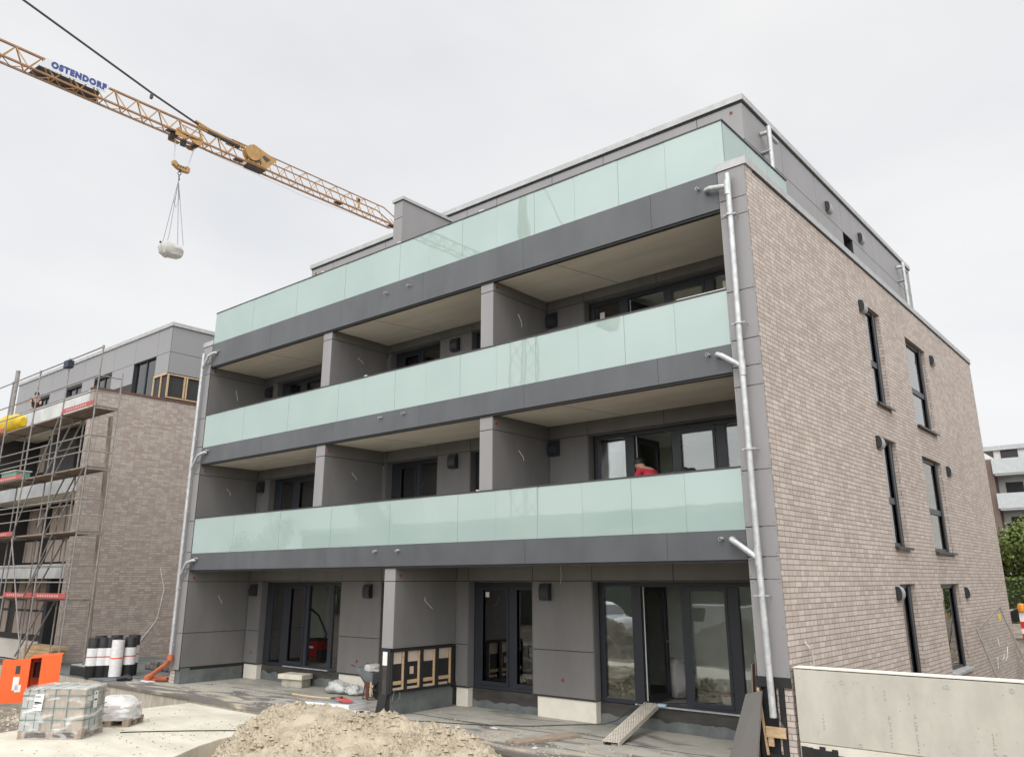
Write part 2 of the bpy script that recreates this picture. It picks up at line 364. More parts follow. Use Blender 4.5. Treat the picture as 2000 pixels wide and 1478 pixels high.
for k in range(3):
    s = segs[k]; z0, z1 = RZ[k]; zt = ZB[k]
    for a, b in s['panels']:
        m.box(a, D+.014, z0-.02, b, D+.36, z1)
        pan_y(pm, D, a, b, [z0+.01, 3*k+1.31, z1+.01] if k == 0 else [z0, z1+.01])
    m.box(-LX, D+.014, z1+.002, -.52, D+.36, zt)
    pan_y(pm, D, -LX, -.52, [z1+.01, zt], s['heads'])
    for a, b in s['wins']:
        rv.box(a+.001, D+.001, z0+.001, a+.013, YG-.002, z1-.002); rv.box(b-.013, D+.001, z0+.001, b-.001, YG-.002, z1-.002); rv.box(a+.014, D+.001, z1-.012, b-.014, YG-.002, z1-.002)
m.build('backing_wall', dark, B); pm.build('cladding', clad, B)
rv.build('reveal_panel', clad, B)
# end and dividing walls of the loggias
pm = MB(); bk = MB(); pf = MB()
for k in range(3):
    zlo = .40 if k == 0 else ZB[k-1]+.40; zj = 3*k+2.68-(.02 if k == 1 else 0) if k < 2 else 8.67
    zs = [.42, 1.31, zj, ZB[k]] if k == 0 else [zlo, zj, ZB[k]]
    pan_x(pm, -LX, 0.0, D, zs)                       # left end wall, facing +X
    bk.box(-LX-.3, .02, zlo+.0, -LX-.014, D, ZB[k]-.001)
    for (xr, lo) in ([(-8.58, 1.31)] if k == 0 else [(-11.33, zlo), (-5.81, zlo)]):
        zs2 = [lo, zj, ZB[k]]
        pan_x(pm, xr, 0.036, D, zs2); bk.box(xr-.346, .05, lo, xr-.014, D, ZB[k]-.001)
        pan_y(pf, .035, xr-.36, xr, zs2)
pm.build('dividing_wall_cladding', clad, B); bk.build('dividing_wall_core', dark, B); pf.build('pier_cladding', clad_light, B)
# corner strips
SZ = [1.32, 2.70, 3.03, 3.48, 4.35, 5.70, 6.03, 6.49, 7.34, 8.70, 9.02, 9.595]
m = MB(); pan_y(m, -.02, -WP, .0, SZ); m.build('corner_cladding', clad_light, B)
SZ2 = [.36, 1.31, 2.70, 3.03, 3.48, 4.35, 5.70, 6.03, 6.49, 7.34, 8.70, 9.02, 9.595]
m = MB(); pan_y(m, -.02, -17.62, -LX, SZ2); m.build('corner_cladding', clad_light, B)
m = MB(); m.box(-WP+.01, .0, 1.33, -.245, D, ZP-.01); m.box(-17.40, .0, .37, -LX-.02, .018, ZP-.01); m.build('corner_core', dark, B)
# rivets on the corner strips
m = MB()
for j in range(len(SZ)-1):
    for x in (-WP+.04, -.04):
        for z in ([SZ[j]+.05, SZ[j+1]-.05] + ([(SZ[j]+SZ[j+1])/2] if SZ[j+1]-SZ[j] > 1 else [])): m.cyl((x, -.0215, z), (x, -.019, z), .007, 6)
m.build('rivet', steel_dk, B)
# coping on the parapet
m = MB(); m.box(-WP-.03, -.04, ZP, .035, .30, ZP+.145); m.box(-.36, .302, ZP, .035, YE+.03, ZP+.145)
m.box(-17.66, -.04, ZP, -LX+.02, .3, ZP+.145); m.build('parapet_coping', coping_m, B)
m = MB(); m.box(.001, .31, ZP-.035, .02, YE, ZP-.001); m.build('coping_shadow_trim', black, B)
m = MB(); m.box(-.62, .22, 9.6, -.37, YE-.3, 9.66); m.build('roof_edge_kerb', bitumen, B)

# balconies: fascia > glass panes, handrail, drain spouts
def ring_tube(mb, c, d, r0, r1, n=12):
    c = Vector(c); d = Vector(d); u = Vector((0, 0, 1)) if abs(d.normalized().z) < .9 else Vector((1, 0, 0)); a = d.cross(u).normalized(); b = d.normalized().cross(a)
    i0 = len(mb.v)
    for (rad, off) in ((r1, 0), (r1, 1), (r0, 1), (r0, .2)):
        for j in range(n):
            t = 2*math.pi*j/n; mb.v.append(tuple(c+d*off+(a*math.cos(t)+b*math.sin(t))*rad))
    for k in range(3):
        for j in range(n): mb.f.append((i0+k*n+j, i0+k*n+(j+1) % n, i0+(k+1)*n+(j+1) % n, i0+(k+1)*n+j))
    mb.f.append(tuple(i0+3*n+j for j in range(n)))
FJ = [[-14.06, -11.02, -7.96, -4.94, -1.9], [-14.1, -11.03, -7.95, -4.94, -1.9], [-14.07, -10.97, -7.95, -4.94, -1.87]]
NUB = [[-9.2, -8.46, -.91], [-9.23, -8.44, -.91], [-9.21, -8.41, -.88]]
for k in range(3):
    xs = [-LX] + FJ[k] + [-WP]
    m = MB()
    for i in range(6): m.box(xs[i]+.003, -.012, ZB[k], xs[i+1]-.003, .010, ZT[k])
    fas = m.build('balcony_fascia', fascia_m, B)
    m = MB(); m.box(-LX, .0105, ZB[k]+.13, -WP, .10, ZT[k]-.005); m.build('fascia_core', dark, fas)
    js = [-LX] + [-16.05, -15.08] + [-14.0+1.04*i for i in range(13)] + [-WP]
    if k == 2: js[-1] = -.36
    for i in range(len(js)-1):
        m = MB(); yy = -.003 if i % 2 else .0
        m.box(js[i]+.0025, yy, ZT[k]+.004, js[i+1]-.0025, yy+.016, ZG[k]-.002); m.build('glass_pane', frost, fas)
    m = MB(); m.box(-LX, -.012, ZG[k], js[-1]+(.02 if k == 2 else 0), .035, ZG[k]+.028)
    if k == 2:
        m.box(-.375, .036, ZG[k], -.34, 2.97, ZG[k]+.028); m.box(-LX, .036, ZG[k], -LX+.035, 2.6, ZG[k]+.028)
    m.build('handrail', steel_dk, fas)
    for x in NUB[k]:
        m = MB(); z = ZT[k]-.12 if k < 2 else 9.40
        ring_tube(m, (x, -.013, z), (0, -.09, -.01), .018, .027); m.build('drain_spout', galv, fas, smooth=True)
    if k == 2:
        for (y0, y1) in ((.03, 1.0), (1.0, 2.0), (2.0, 2.97)):
            m = MB(); m.box(-.376, y0+.004, 9.66, -.36, y1-.004, ZG[k]-.002); m.build('glass_pane', frost, fas)
        for (y0, y1) in ((.03, 1.3), (1.3, 2.6)):
            m = MB(); m.box(-LX, y0+.004, 9.66, -LX+.016, y1-.004, ZG[k]-.002); m.build('glass_pane', frost, fas)
# small clips left on the handrails
m = MB()
for (x, z, w_) in ((-8.9, ZG[2], .10), (-15.9, ZG[2], .1), (-11.9, ZG[2], .09), (-6.2, ZG[2], .12), (-9.9, ZG[1], .08), (-6.2, ZG[0], .05)): m.box(x, -.02, z+.029, x+w_, .03, z+.05)
m.box(-1.45, -.016, ZG[1]+.029, -.52, .03, ZG[1]+.04)
m.build('protective_tape', white_p, B)

# windows -------------------------------------------------
def win_y(x0, x1, z0, z1, bars, panes, y=YG, par=None, skip_bottom=()):
    """frame in plane Y=y; bars = vertical members (xa,xb); panes = glass (xa,xb,inset)"""
    m = MB(); m.box(x0, y, z1-.10, x1, y+.09, z1-.014); m.box(x0, y+.001, z0-.02, x1, y+.088, z0+.06)
    for a, b in bars: m.box(a, y-.004, z0+.062, b, y+.094, z1-.102)
    w_ = m.build('window', frame_m, par or B, bevel=.006)
    for a, b, sash in panes:
        if sash:
            q = MB(); s_ = .055
            q.box(a, y-.02, z0+.062, a+s_, y-.006, z1-.104); q.box(b-s_, y-.02, z0+.062, b, y-.006, z1-.104)
            q.box(a+s_, y-.02, z0+.062, b-s_, y-.006, z0+.14); q.box(a+s_, y-.02, z1-.18, b-s_, y-.006, z1-.104)
            q.build('sash', frame_m, w_)
        g = MB(); g.box(a, y+.03, z0+.062, b, y+.045, z1-.102); g.build('pane', glass, w_)
    return w_
def leaf(x, y, z0, z1, wd, ang, par):
    e = MB(); c, s = math.cos(ang), math.sin(ang)
    def P(u, v, z): return (x+u*c-v*s, y+u*s+v*c, z)
    def bx(u0, u1, v0, v1, a, b): e.hexa([P(u0, v0, a), P(u1, v0, a), P(u1, v1, a), P(u0, v1, a)], [P(u0, v0, b), P(u1, v0, b), P(u1, v1, b), P(u0, v1, b)])
    bx(0, .09, 0, .07, z0, z1); bx(wd-.09, wd, 0, .07, z0, z1); bx(.09, wd-.09, 0, .07, z0, z0+.1); bx(.09, wd-.09, 0, .07, z1-.1, z1)
    o = e.build('door_leaf', frame_m, par)
    e = MB(); bx(.09, wd-.09, .03, .042, z0+.1, z1-.1); e.build('pane', glass, o)
    e = MB(); bx(-.006, -.001, .0, .07, z0, z1); e.build('gasket_edge', white_p, o)
    e = MB(); bx(wd-.06, wd-.04, -.05, -.01, (z0+z1)/2, (z0+z1)/2+.02); bx(wd-.16, wd-.04, -.065, -.05, (z0+z1)/2, (z0+z1)/2+.02); e.build('handle', galv, o)
for k in range(3):
    z0, z1 = RZ[k]
    # right-hand door set
    wr = win_y(-4.74, -.53, z0, z1, [(-4.74, -4.63), (-3.97, -3.76), (-2.88, -2.74), (-1.93, -1.72), (-.9, -.53)], [(-4.63, -3.97, 0), (-2.74, -1.93, 1), (-1.72, -.9, 0)])
    leaf(-3.74, YG+.10, z0+.03, z1-.11, .84, R({0: 88, 1: 87, 2: 80}[k]), wr)
    if k == 0:
        win_y(-16.43, -12.80, z0, z1, [(-16.43, -16.18), (-15.63, -15.32), (-14.57, -14.42), (-13.50, -13.34), (-12.86, -12.80)], [(-16.18, -15.63, 0), (-15.32, -14.57, 1), (-13.34, -12.86, 0)])
        win_y(-8.17, -6.34, z0, z1, [(-8.17, -7.97), (-7.15, -6.97), (-6.4, -6.34)], [(-7.97, -7.15, 1), (-6.97, -6.4, 1)])
        win_y(-11.18, -9.22, z0, z1, [(-11.18, -11.05), (-10.2, -10.1), (-9.3, -9.22)], [(-11.05, -10.2, 0), (-10.1, -9.3, 0)])
    else:
        win_y(-16.47, -12.62, z0, z1, [(-16.47, -16.14), (-15.56, -15.25), (-14.3, -14.1), (-12.7, -12.62)], [(-16.14, -15.56, 0), (-15.25, -14.3, 1), (-14.1, -12.7, 0)])
        win_y(-11.18, -9.32, z0, z1, [(-11.18, -10.87), (-10.25, -10.14), (-9.4, -9.32)], [(-10.87, -10.25, 1), (-10.14, -9.4, 0)])
        win_y(-8.18, -6.22, z0, z1, [(-8.18, -8.05), (-7.2, -7.1), (-6.3, -6.22)], [(-8.05, -7.2, 0), (-7.1, -6.3, 0)])
# thresholds
m = MB(); m.box(-3.95, YG-.05, .405, -.55, YG+.0, .43); m.box(-15.4, YG-.05, .405, -13.4, YG, .43); m.build('door_threshold', galv, B)
# glazing stickers
m = MB(); m.box(-7.87, YG+.026, 2.33, -7.76, YG+.029, 2.44); m.box(-4.5, YG+.026, 8.27, -4.38, YG+.029, 8.42); m.box(-1.55, YG+.026, 8.3, -1.42, YG+.029, 8.45); m.build('glazing_sticker', white_p, B)
# side windows with sills
for (a, b, z0, z1) in sw:
    x = -.10; m = MB(); m.box(x, a, z1-.095, x-.07, b, z1-.003); m.box(x, a, z0, x-.07, b, z0+.09); m.box(x, a, z0+.092, x-.07, a+.09, z1-.092); m.box(x, b-.2, z0+.092, x-.07, b, z1-.092)
    tz = z0+.98 if z0 > 3 else None
    m.box(x+.012, a+.07, z0+.1, x-.004, a+.14, z1-.1); m.box(x+.03, b-.30, z0+.05, x-.004, b-.19, z1-.04)
    if tz: m.box(x+.004, a+.092, tz-.07, x-.066, b-.202, tz+.07)
    wd = m.build('window', frame_m, B, bevel=.005)
    g = MB(); g.box(x-.03, a+.09, z0+.092, x-.045, b-.2, z1-.092); g.build('pane', glass, wd)
    if z0 > 0:
        sm = galv if z0 < 1 else frame_m
        s_ = MB(); s_.hexa([(x+.002, a+.004, z0+.004), (.075, a+.004, z0-.03), (.075, b-.004, z0-.03), (x+.002, b-.004, z0+.004)], [(x+.002, a+.004, z0+.03), (.075, a+.004, z0-.004), (.075, b-.004, z0-.004), (x+.002, b-.004, z0+.03)])
        s_.box(.0755, a-.01, z0-.055, .083, b+.01, z0-.002); s_.build('sill', coping_m if z0 < 1 else steel_dk, wd)
m = MB(); m.box(-.098, 9.40, 6.5, -.085, 9.47, 7.35); m.build('protective_film', white_p, B)
# cowled vents on the side wall
def cowl(x, y, z, r=.14, par=None):
    m = MB(); na, nb = 18, 8; O = .17
    def P(a, b): return (x+O*max(0, math.cos(b))**.4*max(0, math.cos(a))**.6, y-.08+.40*math.sin(b)*max(0, math.cos(a))**.5, z+r*math.sin(a))
    O = .115; A_ = [-math.pi/2+math.pi*i/na for i in range(na+1)]; B_ = [math.pi/2*k/nb for k in range(nb+1)]
    for i in range(na):
        for k in range(nb): m.face(P(A_[i], B_[k]), P(A_[i+1], B_[k]), P(A_[i+1], B_[k+1]), P(A_[i], B_[k+1]))
    o = m.build('vent_cowl', galv_dull, par or B, smooth=True, split=0)
    m = MB(); m.face(*[(x+.001+(P(a, 0)[0]-x)*.96, y-.083-.02*abs(math.sin(a*1)), z+(P(a, 0)[2]-z)*.97) for a in A_]); m.build('vent_mouth', black, o)
for (y, z) in ((5.78, 8.52), (11.85, 8.53), (5.78, 5.48), (11.88, 5.46), (5.82, 2.42), (11.9, 2.36)): cowl(0.001, y, z)
# hooded ventilation boxes in the loggias
def hood(x, z, y=D):
    m = MB(); prof = [(y, z-.17), (y-.10, z-.17), (y-.13, z-.10), (y-.135, z+.02), (y-.115, z+.11), (y-.07, z+.165), (y, z+.17)]
    m.hexa([(x-.125, a, b) for a, b in prof], [(x+.125, a, b) for a, b in prof]); return m.build('vent_hood', frame_m, B)
for (x, z) in ((-5.93, 2.46), (-16.80, 2.44), (-11.66, 2.44), (-5.64, 5.48), (-8.72, 5.48), (-16.88, 5.45), (-5.64, 8.43), (-8.72, 8.43), (-16.86, 8.42)): hood(x, z)
# red cable sleeves and loose wires
m = MB()
for (x, z) in ((-5.55, .75), (-16.76, .72), (-12.02, .74)): ring_tube(m, (x, D-.001, z), (0, -.012, 0), .018, .032)
for (x, y, z) in ((-8.58, .18, 2.8), (-17.14, .15, 2.78), (-5.81, .15, 5.79), (-11.33, .15, 5.79), (-17.14, .15, 5.79), (-5.81, .15, 8.78), (-11.33, .15, 8.78), (-17.14, .15, 8.78)):
    ring_tube(m, (x+.001, y, z), (.012, 0, 0), .016, .03)
ring_tube(m, (-1.25, 2.598, 12.38), (0, -.012, 0), .02, .034); ring_tube(m, (-15.85, 2.598, 12.38), (0, -.012, 0), .02, .034)
m.build('cable_sleeve', red_m, B)
m = MB()
for (x, y, z, l) in ((-8.58, .93, 2.34, .25), (-17.14, .96, 2.3, .22), (-5.81, .87, 5.33, .26), (-11.33, .9, 5.33, .24), (-17.14, .9, 5.33, .2), (-5.81, .87, 8.35, .28), (-11.33, .9, 8.35, .24), (-17.14, .9, 8.35, .55)):
    random.seed(int(z*100+abs(x)*10)); a = random.uniform(-.05, .08); b = random.uniform(.02, .22); l *= random.uniform(.6, 1.1)
    m.tube([(x, y, z), (x+.03, y+a, z-l*.3), (x+.06, y+a+b*.5, z-l*.7), (x+.04, y+b, z-l)], .0055, 6)
m.build('loose_wire', white_wire, B)
m = MB(); m.tube([(-5.5, 1.85, 3.0), (-5.49, 1.86, 2.8), (-5.5, 1.85, 2.62)], .004, 5); m.tube([(.015, .9, 1.45), (.03, .82, 1.62), (.05, .68, 1.70), (.02, .6, 1.78)], .01, 6); m.build('loose_wire', white_wire, B)

# ground floor bases
m = MB()
for a, b in ((-17.13, -16.48), (-12.76, -11.22), (-8.57, -8.22), (-6.24, -4.78)): m.box(a, D+.04, .0, b, D+.34, .425)
m.build('base_block', stone, B, bevel=.012)
m = MB()
for a, b in ((-16.475, -12.765), (-11.215, -8.575), (-8.215, -6.245), (-4.775, -.52)): m.box(a, D+.20, -.05, b, D+.345, .39)
m.build('base_membrane', base_dark, B)
def ragged(mb, x0, x1, y, h, seed, amp=.07):
    random.seed(seed); n = int((x1-x0)/.06)+1; tp = [h+amp*noise.noise((i*.22, seed, 0))+.02*random.random() for i in range(n+1)]
    for i in range(n):
        a = x0+(x1-x0)*i/n; b = x0+(x1-x0)*(i+1)/n
        mb.hexa([(a, y, 0), (b, y, 0), (b, y+.006, 0), (a, y+.006, 0)], [(a, y, tp[i]), (b, y, tp[i+1]), (b, y+.006, tp[i+1]), (a, y+.006, tp[i])])
m = MB(); ragged(m, -16.47, -12.77, D+.19, .2, 1, .09); ragged(m, -8.2, -6.26, D+.19, .14, 2, .07); ragged(m, -4.77, -.53, D+.19, .17, 3); m.build('bitumen_upstand', bitumen, B)
m = MB(); m.box(-17.62, .03, .0, -LX-.004, D, .36)
for (a, b) in ((.02, .3), (.31, 1.25), (1.26, D)): m.box(-LX+.0, a, 0, -LX-.003, b, .40-.06*(a > .2)+.0)
m.build('bitumen_upstand', bitumen, B)
m = MB(); m.box(-LX-.003, .02, .34, -LX-.02, D, .43); m.build('plinth_gap', black, B)
# lower part of the middle pier: open timber framing
m = MB(); m.box(-8.92, .03, .44, -8.60, D+.1, 1.29)
m.build('pier_core', black, B)
m = MB(); x = -8.598
for (a, b) in ((.0, .035), (.346, .44), (.806, .905), (1.266, 1.37), (1.766, 1.86)): m.box(x, a, .47, x+.055, b, 1.29)
m.box(x, 0, 1.25, x+.056, 1.86, 1.30); m.box(x, 0, .44, x+.05, 1.86, .475); m.box(-8.62, 1.86, .40, -8.54, 2.0, .52); m.build('black_batten', black, B)
m = MB()
for (a, b) in ((.315, .345), (.775, .805), (1.235, 1.265), (1.735, 1.765)): m.box(x+.004, a, .50, x+.045, b, 1.245)
for (a, b) in ((.035, .298), (.435, .763), (.905, 1.223), (1.365, 1.718)): m.box(x+.004, a, .60, x+.03, b, .67)
m.build('timber_batten', wood, B)
m = MB()
for i, (a, b) in enumerate(((.035, .298), (.435, .763), (.905, 1.223), (1.365, 1.718))): m.box(x, a, 1.01+.02*(i % 2), x+.012, b, 1.245)
m.box(x, .55, .78, x+.006, .66, .93); m.box(x, .035, .49, x+.006, 1.7, .54)
m.build('insulation_strip', mat('beige_board', (.52, .43, .36), .8), B)
m = MB(); m.box(-8.90, .07, 0, -8.62, 1.9, .438); m.build('bitumen_upstand', bitumen, B)
m = MB(); m.box(-8.93, -.01, .42, -8.595, .03, 1.30)
m.hexa([(-8.93, -.10, .0), (-8.66, -.10, 0), (-8.62, .05, 0), (-8.93, .05, 0)], [(-8.90, -.015, .42), (-8.66, -.015, .42), (-8.66, .03, .42), (-8.90, .03, .42)]); m.build('pier_membrane', black, B)
m = MB(); m.box(-8.83, -.016, .98, -8.69, -.011, 1.25); m.build('paper_note', white_p, B)
m = MB(); m.box(-8.82, -.015, .30, -8.69, -.0112, .97); m.build('membrane_scrap', base_dark, B)
m = MB(); m.tube([(-8.56, .1, .5), (-8.53, .02, .3), (-8.5, .08, .26), (-8.52, .2, .32), (-8.55, .25, .45)], .012, 6); m.build('loose_wire', cable_m, B)
# lower part of the corner pier
m = MB(); m.box(-.50, .03, -.9, -.13, .5, 1.31); m.build('pier_core', black, B)
m = MB(); m.box(-.545, -.035, 1.19, .0, -.015, 1.33); m.box(-.52, -.03, -.5, -.46, .029, 1.19); m.box(-.20, -.03, -.9, -.12, .029, 1.19); m.box(-.46, -.02, .22, -.2, .028, .30); m.box(-.14, -.022, -.8, -.12, .0, 1.2)
m.build('black_batten', black, B)
m = MB(); m.bar((-.50, -.045, 1.17), (-.42, -.045, .28), .03, .03); m.box(-.42, -.07, .52, -.13, -.032, .66); m.box(-.40, -.06, .40, -.32, -.032, .52); m.build('timber_batten', wood, B)
m = MB(); m.bar((-.40, -.03, .2), (-.36, -.03, -.7), .14, .02); m.build('bitumen_upstand', bitumen, B)
m = MB(); m.tube([(-.22, -.05, .9), (-.2, -.06, .75), (-.12, -.05, .6), (-.14, -.05, .5)], .006, 5); m.tube([(-.25, -.05, .85), (-.18, -.06, .72), (-.16, -.05, .62)], .005, 5); m.build('loose_wire', cable_m, B)

# downpipes
def arm(mb, a, b, c): mb.tube([a, (a[0], a[1]-.05, a[2]), ((a[0]+b[0])*.5+.2*(a[0]-b[0]), a[1]-.11, a[2]-.01), b, c], .047, 12)
m = MB(); m.tube([(-.25, -.16, .80), (-.28, -.15, 3.05), (-.29, -.145, 6.0), (-.27, -.14, 9.45)], .049, 14)
for z in (3.02, 5.98, 9.18): m.cyl((-.283, -.148, z-.13), (-.285, -.147, z+.14), .056, 14)
pipe = m.build('downpipe', galv, B, smooth=True)
m = MB()
arm(m, (-.72, -.012, 9.29), (-.60, -.14, 9.28), (-.30, -.145, 9.22)); arm(m, (-.74, -.012, 6.29), (-.62, -.13, 6.24), (-.31, -.145, 6.02)); arm(m, (-.73, -.012, 3.30), (-.62, -.13, 3.24), (-.31, -.147, 3.02))
m.build('inlet_arm', galv, pipe, smooth=True)
m = MB()
for z in (2.45, 4.65, 6.72, 8.66):
    m.cyl((-.285, -.15, z), (-.285, -.15, z+.035), .064, 14); m.box(-.40, -.16, z+.008, -.17, -.14, z+.026); m.box(-.39, -.15, z+.01, -.38, -.02, z+.024); m.box(-.19, -.15, z+.01, -.18, -.02, z+.024)
m.build('pipe_bracket', galv, pipe)
m = MB(); m.tube([(-17.45, -.13, .74), (-17.45, -.13, 5.9), (-17.40, -.13, 9.35)], .05, 12)
pipe = m.build('downpipe', galv, B, smooth=True)
m = MB()
for z in (9.30, 6.29, 3.26): m.tube([(-16.84, -.012, z), (-16.9, -.09, z-.01), (-17.12, -.13, z-.07), (-17.40, -.13, z-.42)], .042, 12)
m.build('inlet_arm', galv, pipe, smooth=True)
m = MB()
for z in (2.5, 4.6, 6.7, 1.0): m.cyl((-17.45, -.13, z), (-17.45, -.13, z+.035), .06, 12); m.box(-17.55, -.14, z+.008, -17.3, -.12, z+.026)
for z in (9.32, 6.31, 3.28): ring_tube(m, (-16.78, -.012, z+.02), (0, -.09, 0), .018, .027)
m.build('pipe_bracket', galv, pipe)

# penthouse
PX0, PX1, PY0, PY1, PZ = -16.08, -1.0, 2.6, 15.5, 12.57
m = MB()
wall(m, 0, PX1-.014, -.25, PY0+.02, PY1, 9.6, PZ, [(8.72, 9.52, 9.9, 11.66)]); m.box(PX0+.02, PY0+.014, 9.6, PX1-.27, PY0+.2, PZ); m.box(PX0+.014, PY0+.21, 9.6, PX0+.2, PY1, PZ); m.box(PX0+.21, PY1-.2, 9.6, PX1-.27, PY1, PZ)
m.box(PX0+.01, PY0+.21, PZ-.1, PX1-.27, PY1-.21, PZ+.05)
pent = m.build('penthouse', dark, B)
m = MB(); pan_y(m, PY0, PX0, PX1, [9.6, 11.66, PZ], [-2.06, -4.56, -6.11, -7.97, -9.06, -12.43, -14.95]); m.build('penthouse_cladding', clad_light, pent)
m = MB(); ys = [4.71, 6.82, 8.72, 9.52, 11.47, 13.58]
pan_x(m, PX1, PY0, PY1, [11.66, PZ], ys)
pan_x(m, PX1, PY0, 8.72, [9.6, 11.66], [4.71, 6.82]); pan_x(m, PX1, 9.52, PY1, [9.6, 11.66], [11.47, 13.58])
m.build('penthouse_cladding', clad_light, pent)
m = MB(); m.box(PX0-.05, PY0-.05, PZ+.02, PX1+.05, PY0+.25, PZ+.16); m.box(PX1-.25, PY0+.252, PZ+.02, PX1+.05, PY1+.05, PZ+.16); m.box(PX0-.05, PY0+.252, PZ+.02, PX0+.25, PY1+.05, PZ+.16)
m.build('roof_coping', coping_m, pent)
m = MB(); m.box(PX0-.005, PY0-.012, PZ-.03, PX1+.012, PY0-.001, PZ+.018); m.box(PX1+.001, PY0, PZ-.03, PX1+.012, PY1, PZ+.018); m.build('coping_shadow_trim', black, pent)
m = MB(); m.box(PX1-.2, 8.72, 9.9, PX1-.24, 9.52, 11.66); m.build('penthouse_window', frame_m, pent)
for (y, z) in ((7.58, 11.93), (10.2, 11.95)): cowl(PX1+.001, y, z, par=pent)
for yy, zt_, zb_ in ((3.5, 12.3, 9.7), (13.95, 12.35, 9.7)):
    m = MB(); m.cyl((-.80, yy, zb_), (-.80, yy, zt_), .055, 12); m.cyl((-.98, yy-.02, zt_-.14), (-.80, yy, zt_-.14), .05, 12); m.cyl((-.80, yy, zt_-.22), (-.80, yy+.42, zt_-.22), .045, 12); m.box(-.99, yy-.07, zt_-.62, -.78, yy+.07, zt_-.60)
    m.build('downpipe', galv, pent, smooth=True)
# roof terrace divider
m = MB(); m.box(-9.67, .52, 9.62, -9.352, PY0-.002, 12.12); dv = m.build('terrace_divider', dark, B)
m = MB(); pan_y(m, .50, -9.68, -9.34, [9.62, 11.66, 12.13]); pan_x(m, -9.34, .5, PY0-.003, [9.62, 12.13]); m.build('divider_cladding', clad_light, dv)
m = MB(); m.box(-9.72, .46, 12.14, -9.30, PY0-.053, 12.22); m.build('divider_coping', coping_m, dv)
# interiors
m = MB()
for k in range(3):
    f = RZ[k][0]-.01; c = f+2.32
    m.box(-17.38, 2.35, f, -17.31, 4.899, c); m.box(-17.3, 4.9, f, -.25, 5.0, c); m.box(-4.6, 5.001, f, -4.5, YE-.25, c)
    for x in ((-8.8,) if k == 0 else (-11.6, -5.9)): m.box(x, 2.35, f, x+.15, 4.899, c)
    if k == 0: m.box(-12.2, 2.35, f, -12.1, 4.899, c)
    m.box(-17.38, 2.35, c+.001, -.25, 17.2, c+.02); m.box(-4.49, 8.1, f, -.25, 8.2, c)
m.build('interior_wall', inner, B)

# ------------------------------------------------------------------ GROUND
def height(x, y):
    h = -.52
    h += .35*noise.noise((x*.12, y*.12, 3)) + .06*noise.noise((x*.9, y*.9, 1))
    # bank on which the photographer stands
    d = math.hypot(x-5.5, y+13); h += 1.5*math.exp(-(d/4.5)**2)
    if y > 18 and x > -12: h += min(1, (y-18)/8)*1.05
    if x > .5 and y > 2 : h += .35*min(1, (y-2)/6)
    return h
gx = [-400, -200, -110, -70, -50] + [-40+1.0*i for i in range(60)] + [22, 30, 45, 80, 160, 400]
gy = [-400, -200, -100, -60] + [-45+1.0*i for i in range(90)] + [50, 65, 90, 150, 400, 900]
m = MB(); nx, ny = len(gx), len(gy)
for y in gy:
    for x in gx: m.v.append((x, y, height(x, y) if abs(x) < 60 and abs(y) < 100 else -.3))
for j in range(ny-1):
    for i in range(nx-1): m.f.append((j*nx+i, j*nx+i+1, (j+1)*nx+i+1, (j+1)*nx+i))
earth = mat('earth', (.11, .09, .07), .95, col2=(.25, .21, .165), scale=1.6, bump=.9, bscale=9)
m.build('ground', earth, kind='structure', smooth=True)
# terrace slab
def terrace_mat():
    m = mat('terrace_bitumen', (.26, .255, .23), .85, col2=(.38, .365, .32), scale=.9, bump=.25, bscale=25); t = m.node_tree; nn = t.nodes.new; lk = t.links.new
    b = t.nodes['Principled BSDF']; src = b.inputs['Base Color'].links[0].from_socket
    c = nn('ShaderNodeTexCoord'); n = nn('ShaderNodeTexNoise'); n.inputs['Scale'].default_value = 1.3; n.inputs['Detail'].default_value = 10; n.inputs['Roughness'].default_value = .7; lk(c.outputs['Object'], n.inputs[0])
    # pale sand dust and darker wet stains, thicker towards the open edge of the slab
    s = nn('ShaderNodeSeparateXYZ'); lk(c.outputs['Object'], s.inputs[0])
    g = nn('ShaderNodeMapRange'); lk(s.outputs[1], g.inputs[0]); g.inputs[1].default_value = 1.0; g.inputs[2].default_value = -1.2; g.inputs[3].default_value = -.06; g.inputs[4].default_value = .13
    a = nn('ShaderNodeMath'); lk(n.outputs[0], a.inputs[0]); lk(g.outputs[0], a.inputs[1])
    r1 = nn('ShaderNodeMapRange'); lk(a.outputs[0], r1.inputs[0]); r1.inputs[1].default_value = .52; r1.inputs[2].default_value = .66
    m1 = nn('ShaderNodeMix'); m1.data_type = 'RGBA'; lk(r1.outputs[0], m1.inputs[0]); lk(src, m1.inputs[6]); m1.inputs[7].default_value = (.42, .37, .29, 1)
    n2 = nn('ShaderNodeTexNoise'); n2.inputs['Scale'].default_value = 1.1; n2.inputs['Detail'].default_value = 8; n2.inputs['Distortion'].default_value = .8
    mp2 = nn('ShaderNodeMapping'); mp2.inputs['Location'].default_value = (7, 3, 0); mp2.inputs['Scale'].default_value = (.6, 2.2, 1); lk(c.outputs['Object'], mp2.inputs[0]); lk(mp2.outputs[0], n2.inputs[0])
    a2 = nn('ShaderNodeMath'); lk(n2.outputs[0], a2.inputs[0]); lk(g.outputs[0], a2.inputs[1])
    r2 = nn('ShaderNodeMapRange'); lk(a2.outputs[0], r2.inputs[0]); r2.inputs[1].default_value = .50; r2.inputs[2].default_value = .62; r2.inputs[4].default_value = .8
    m2 = nn('ShaderNodeMix'); m2.data_type = 'RGBA'; lk(r2.outputs[0], m2.inputs[0]); lk(m1.outputs[2], m2.inputs[6]); m2.inputs[7].default_value = (.085, .08, .08, 1); lk(m2.outputs[2], b.inputs['Base Color'])
    return m
tm = terrace_mat()
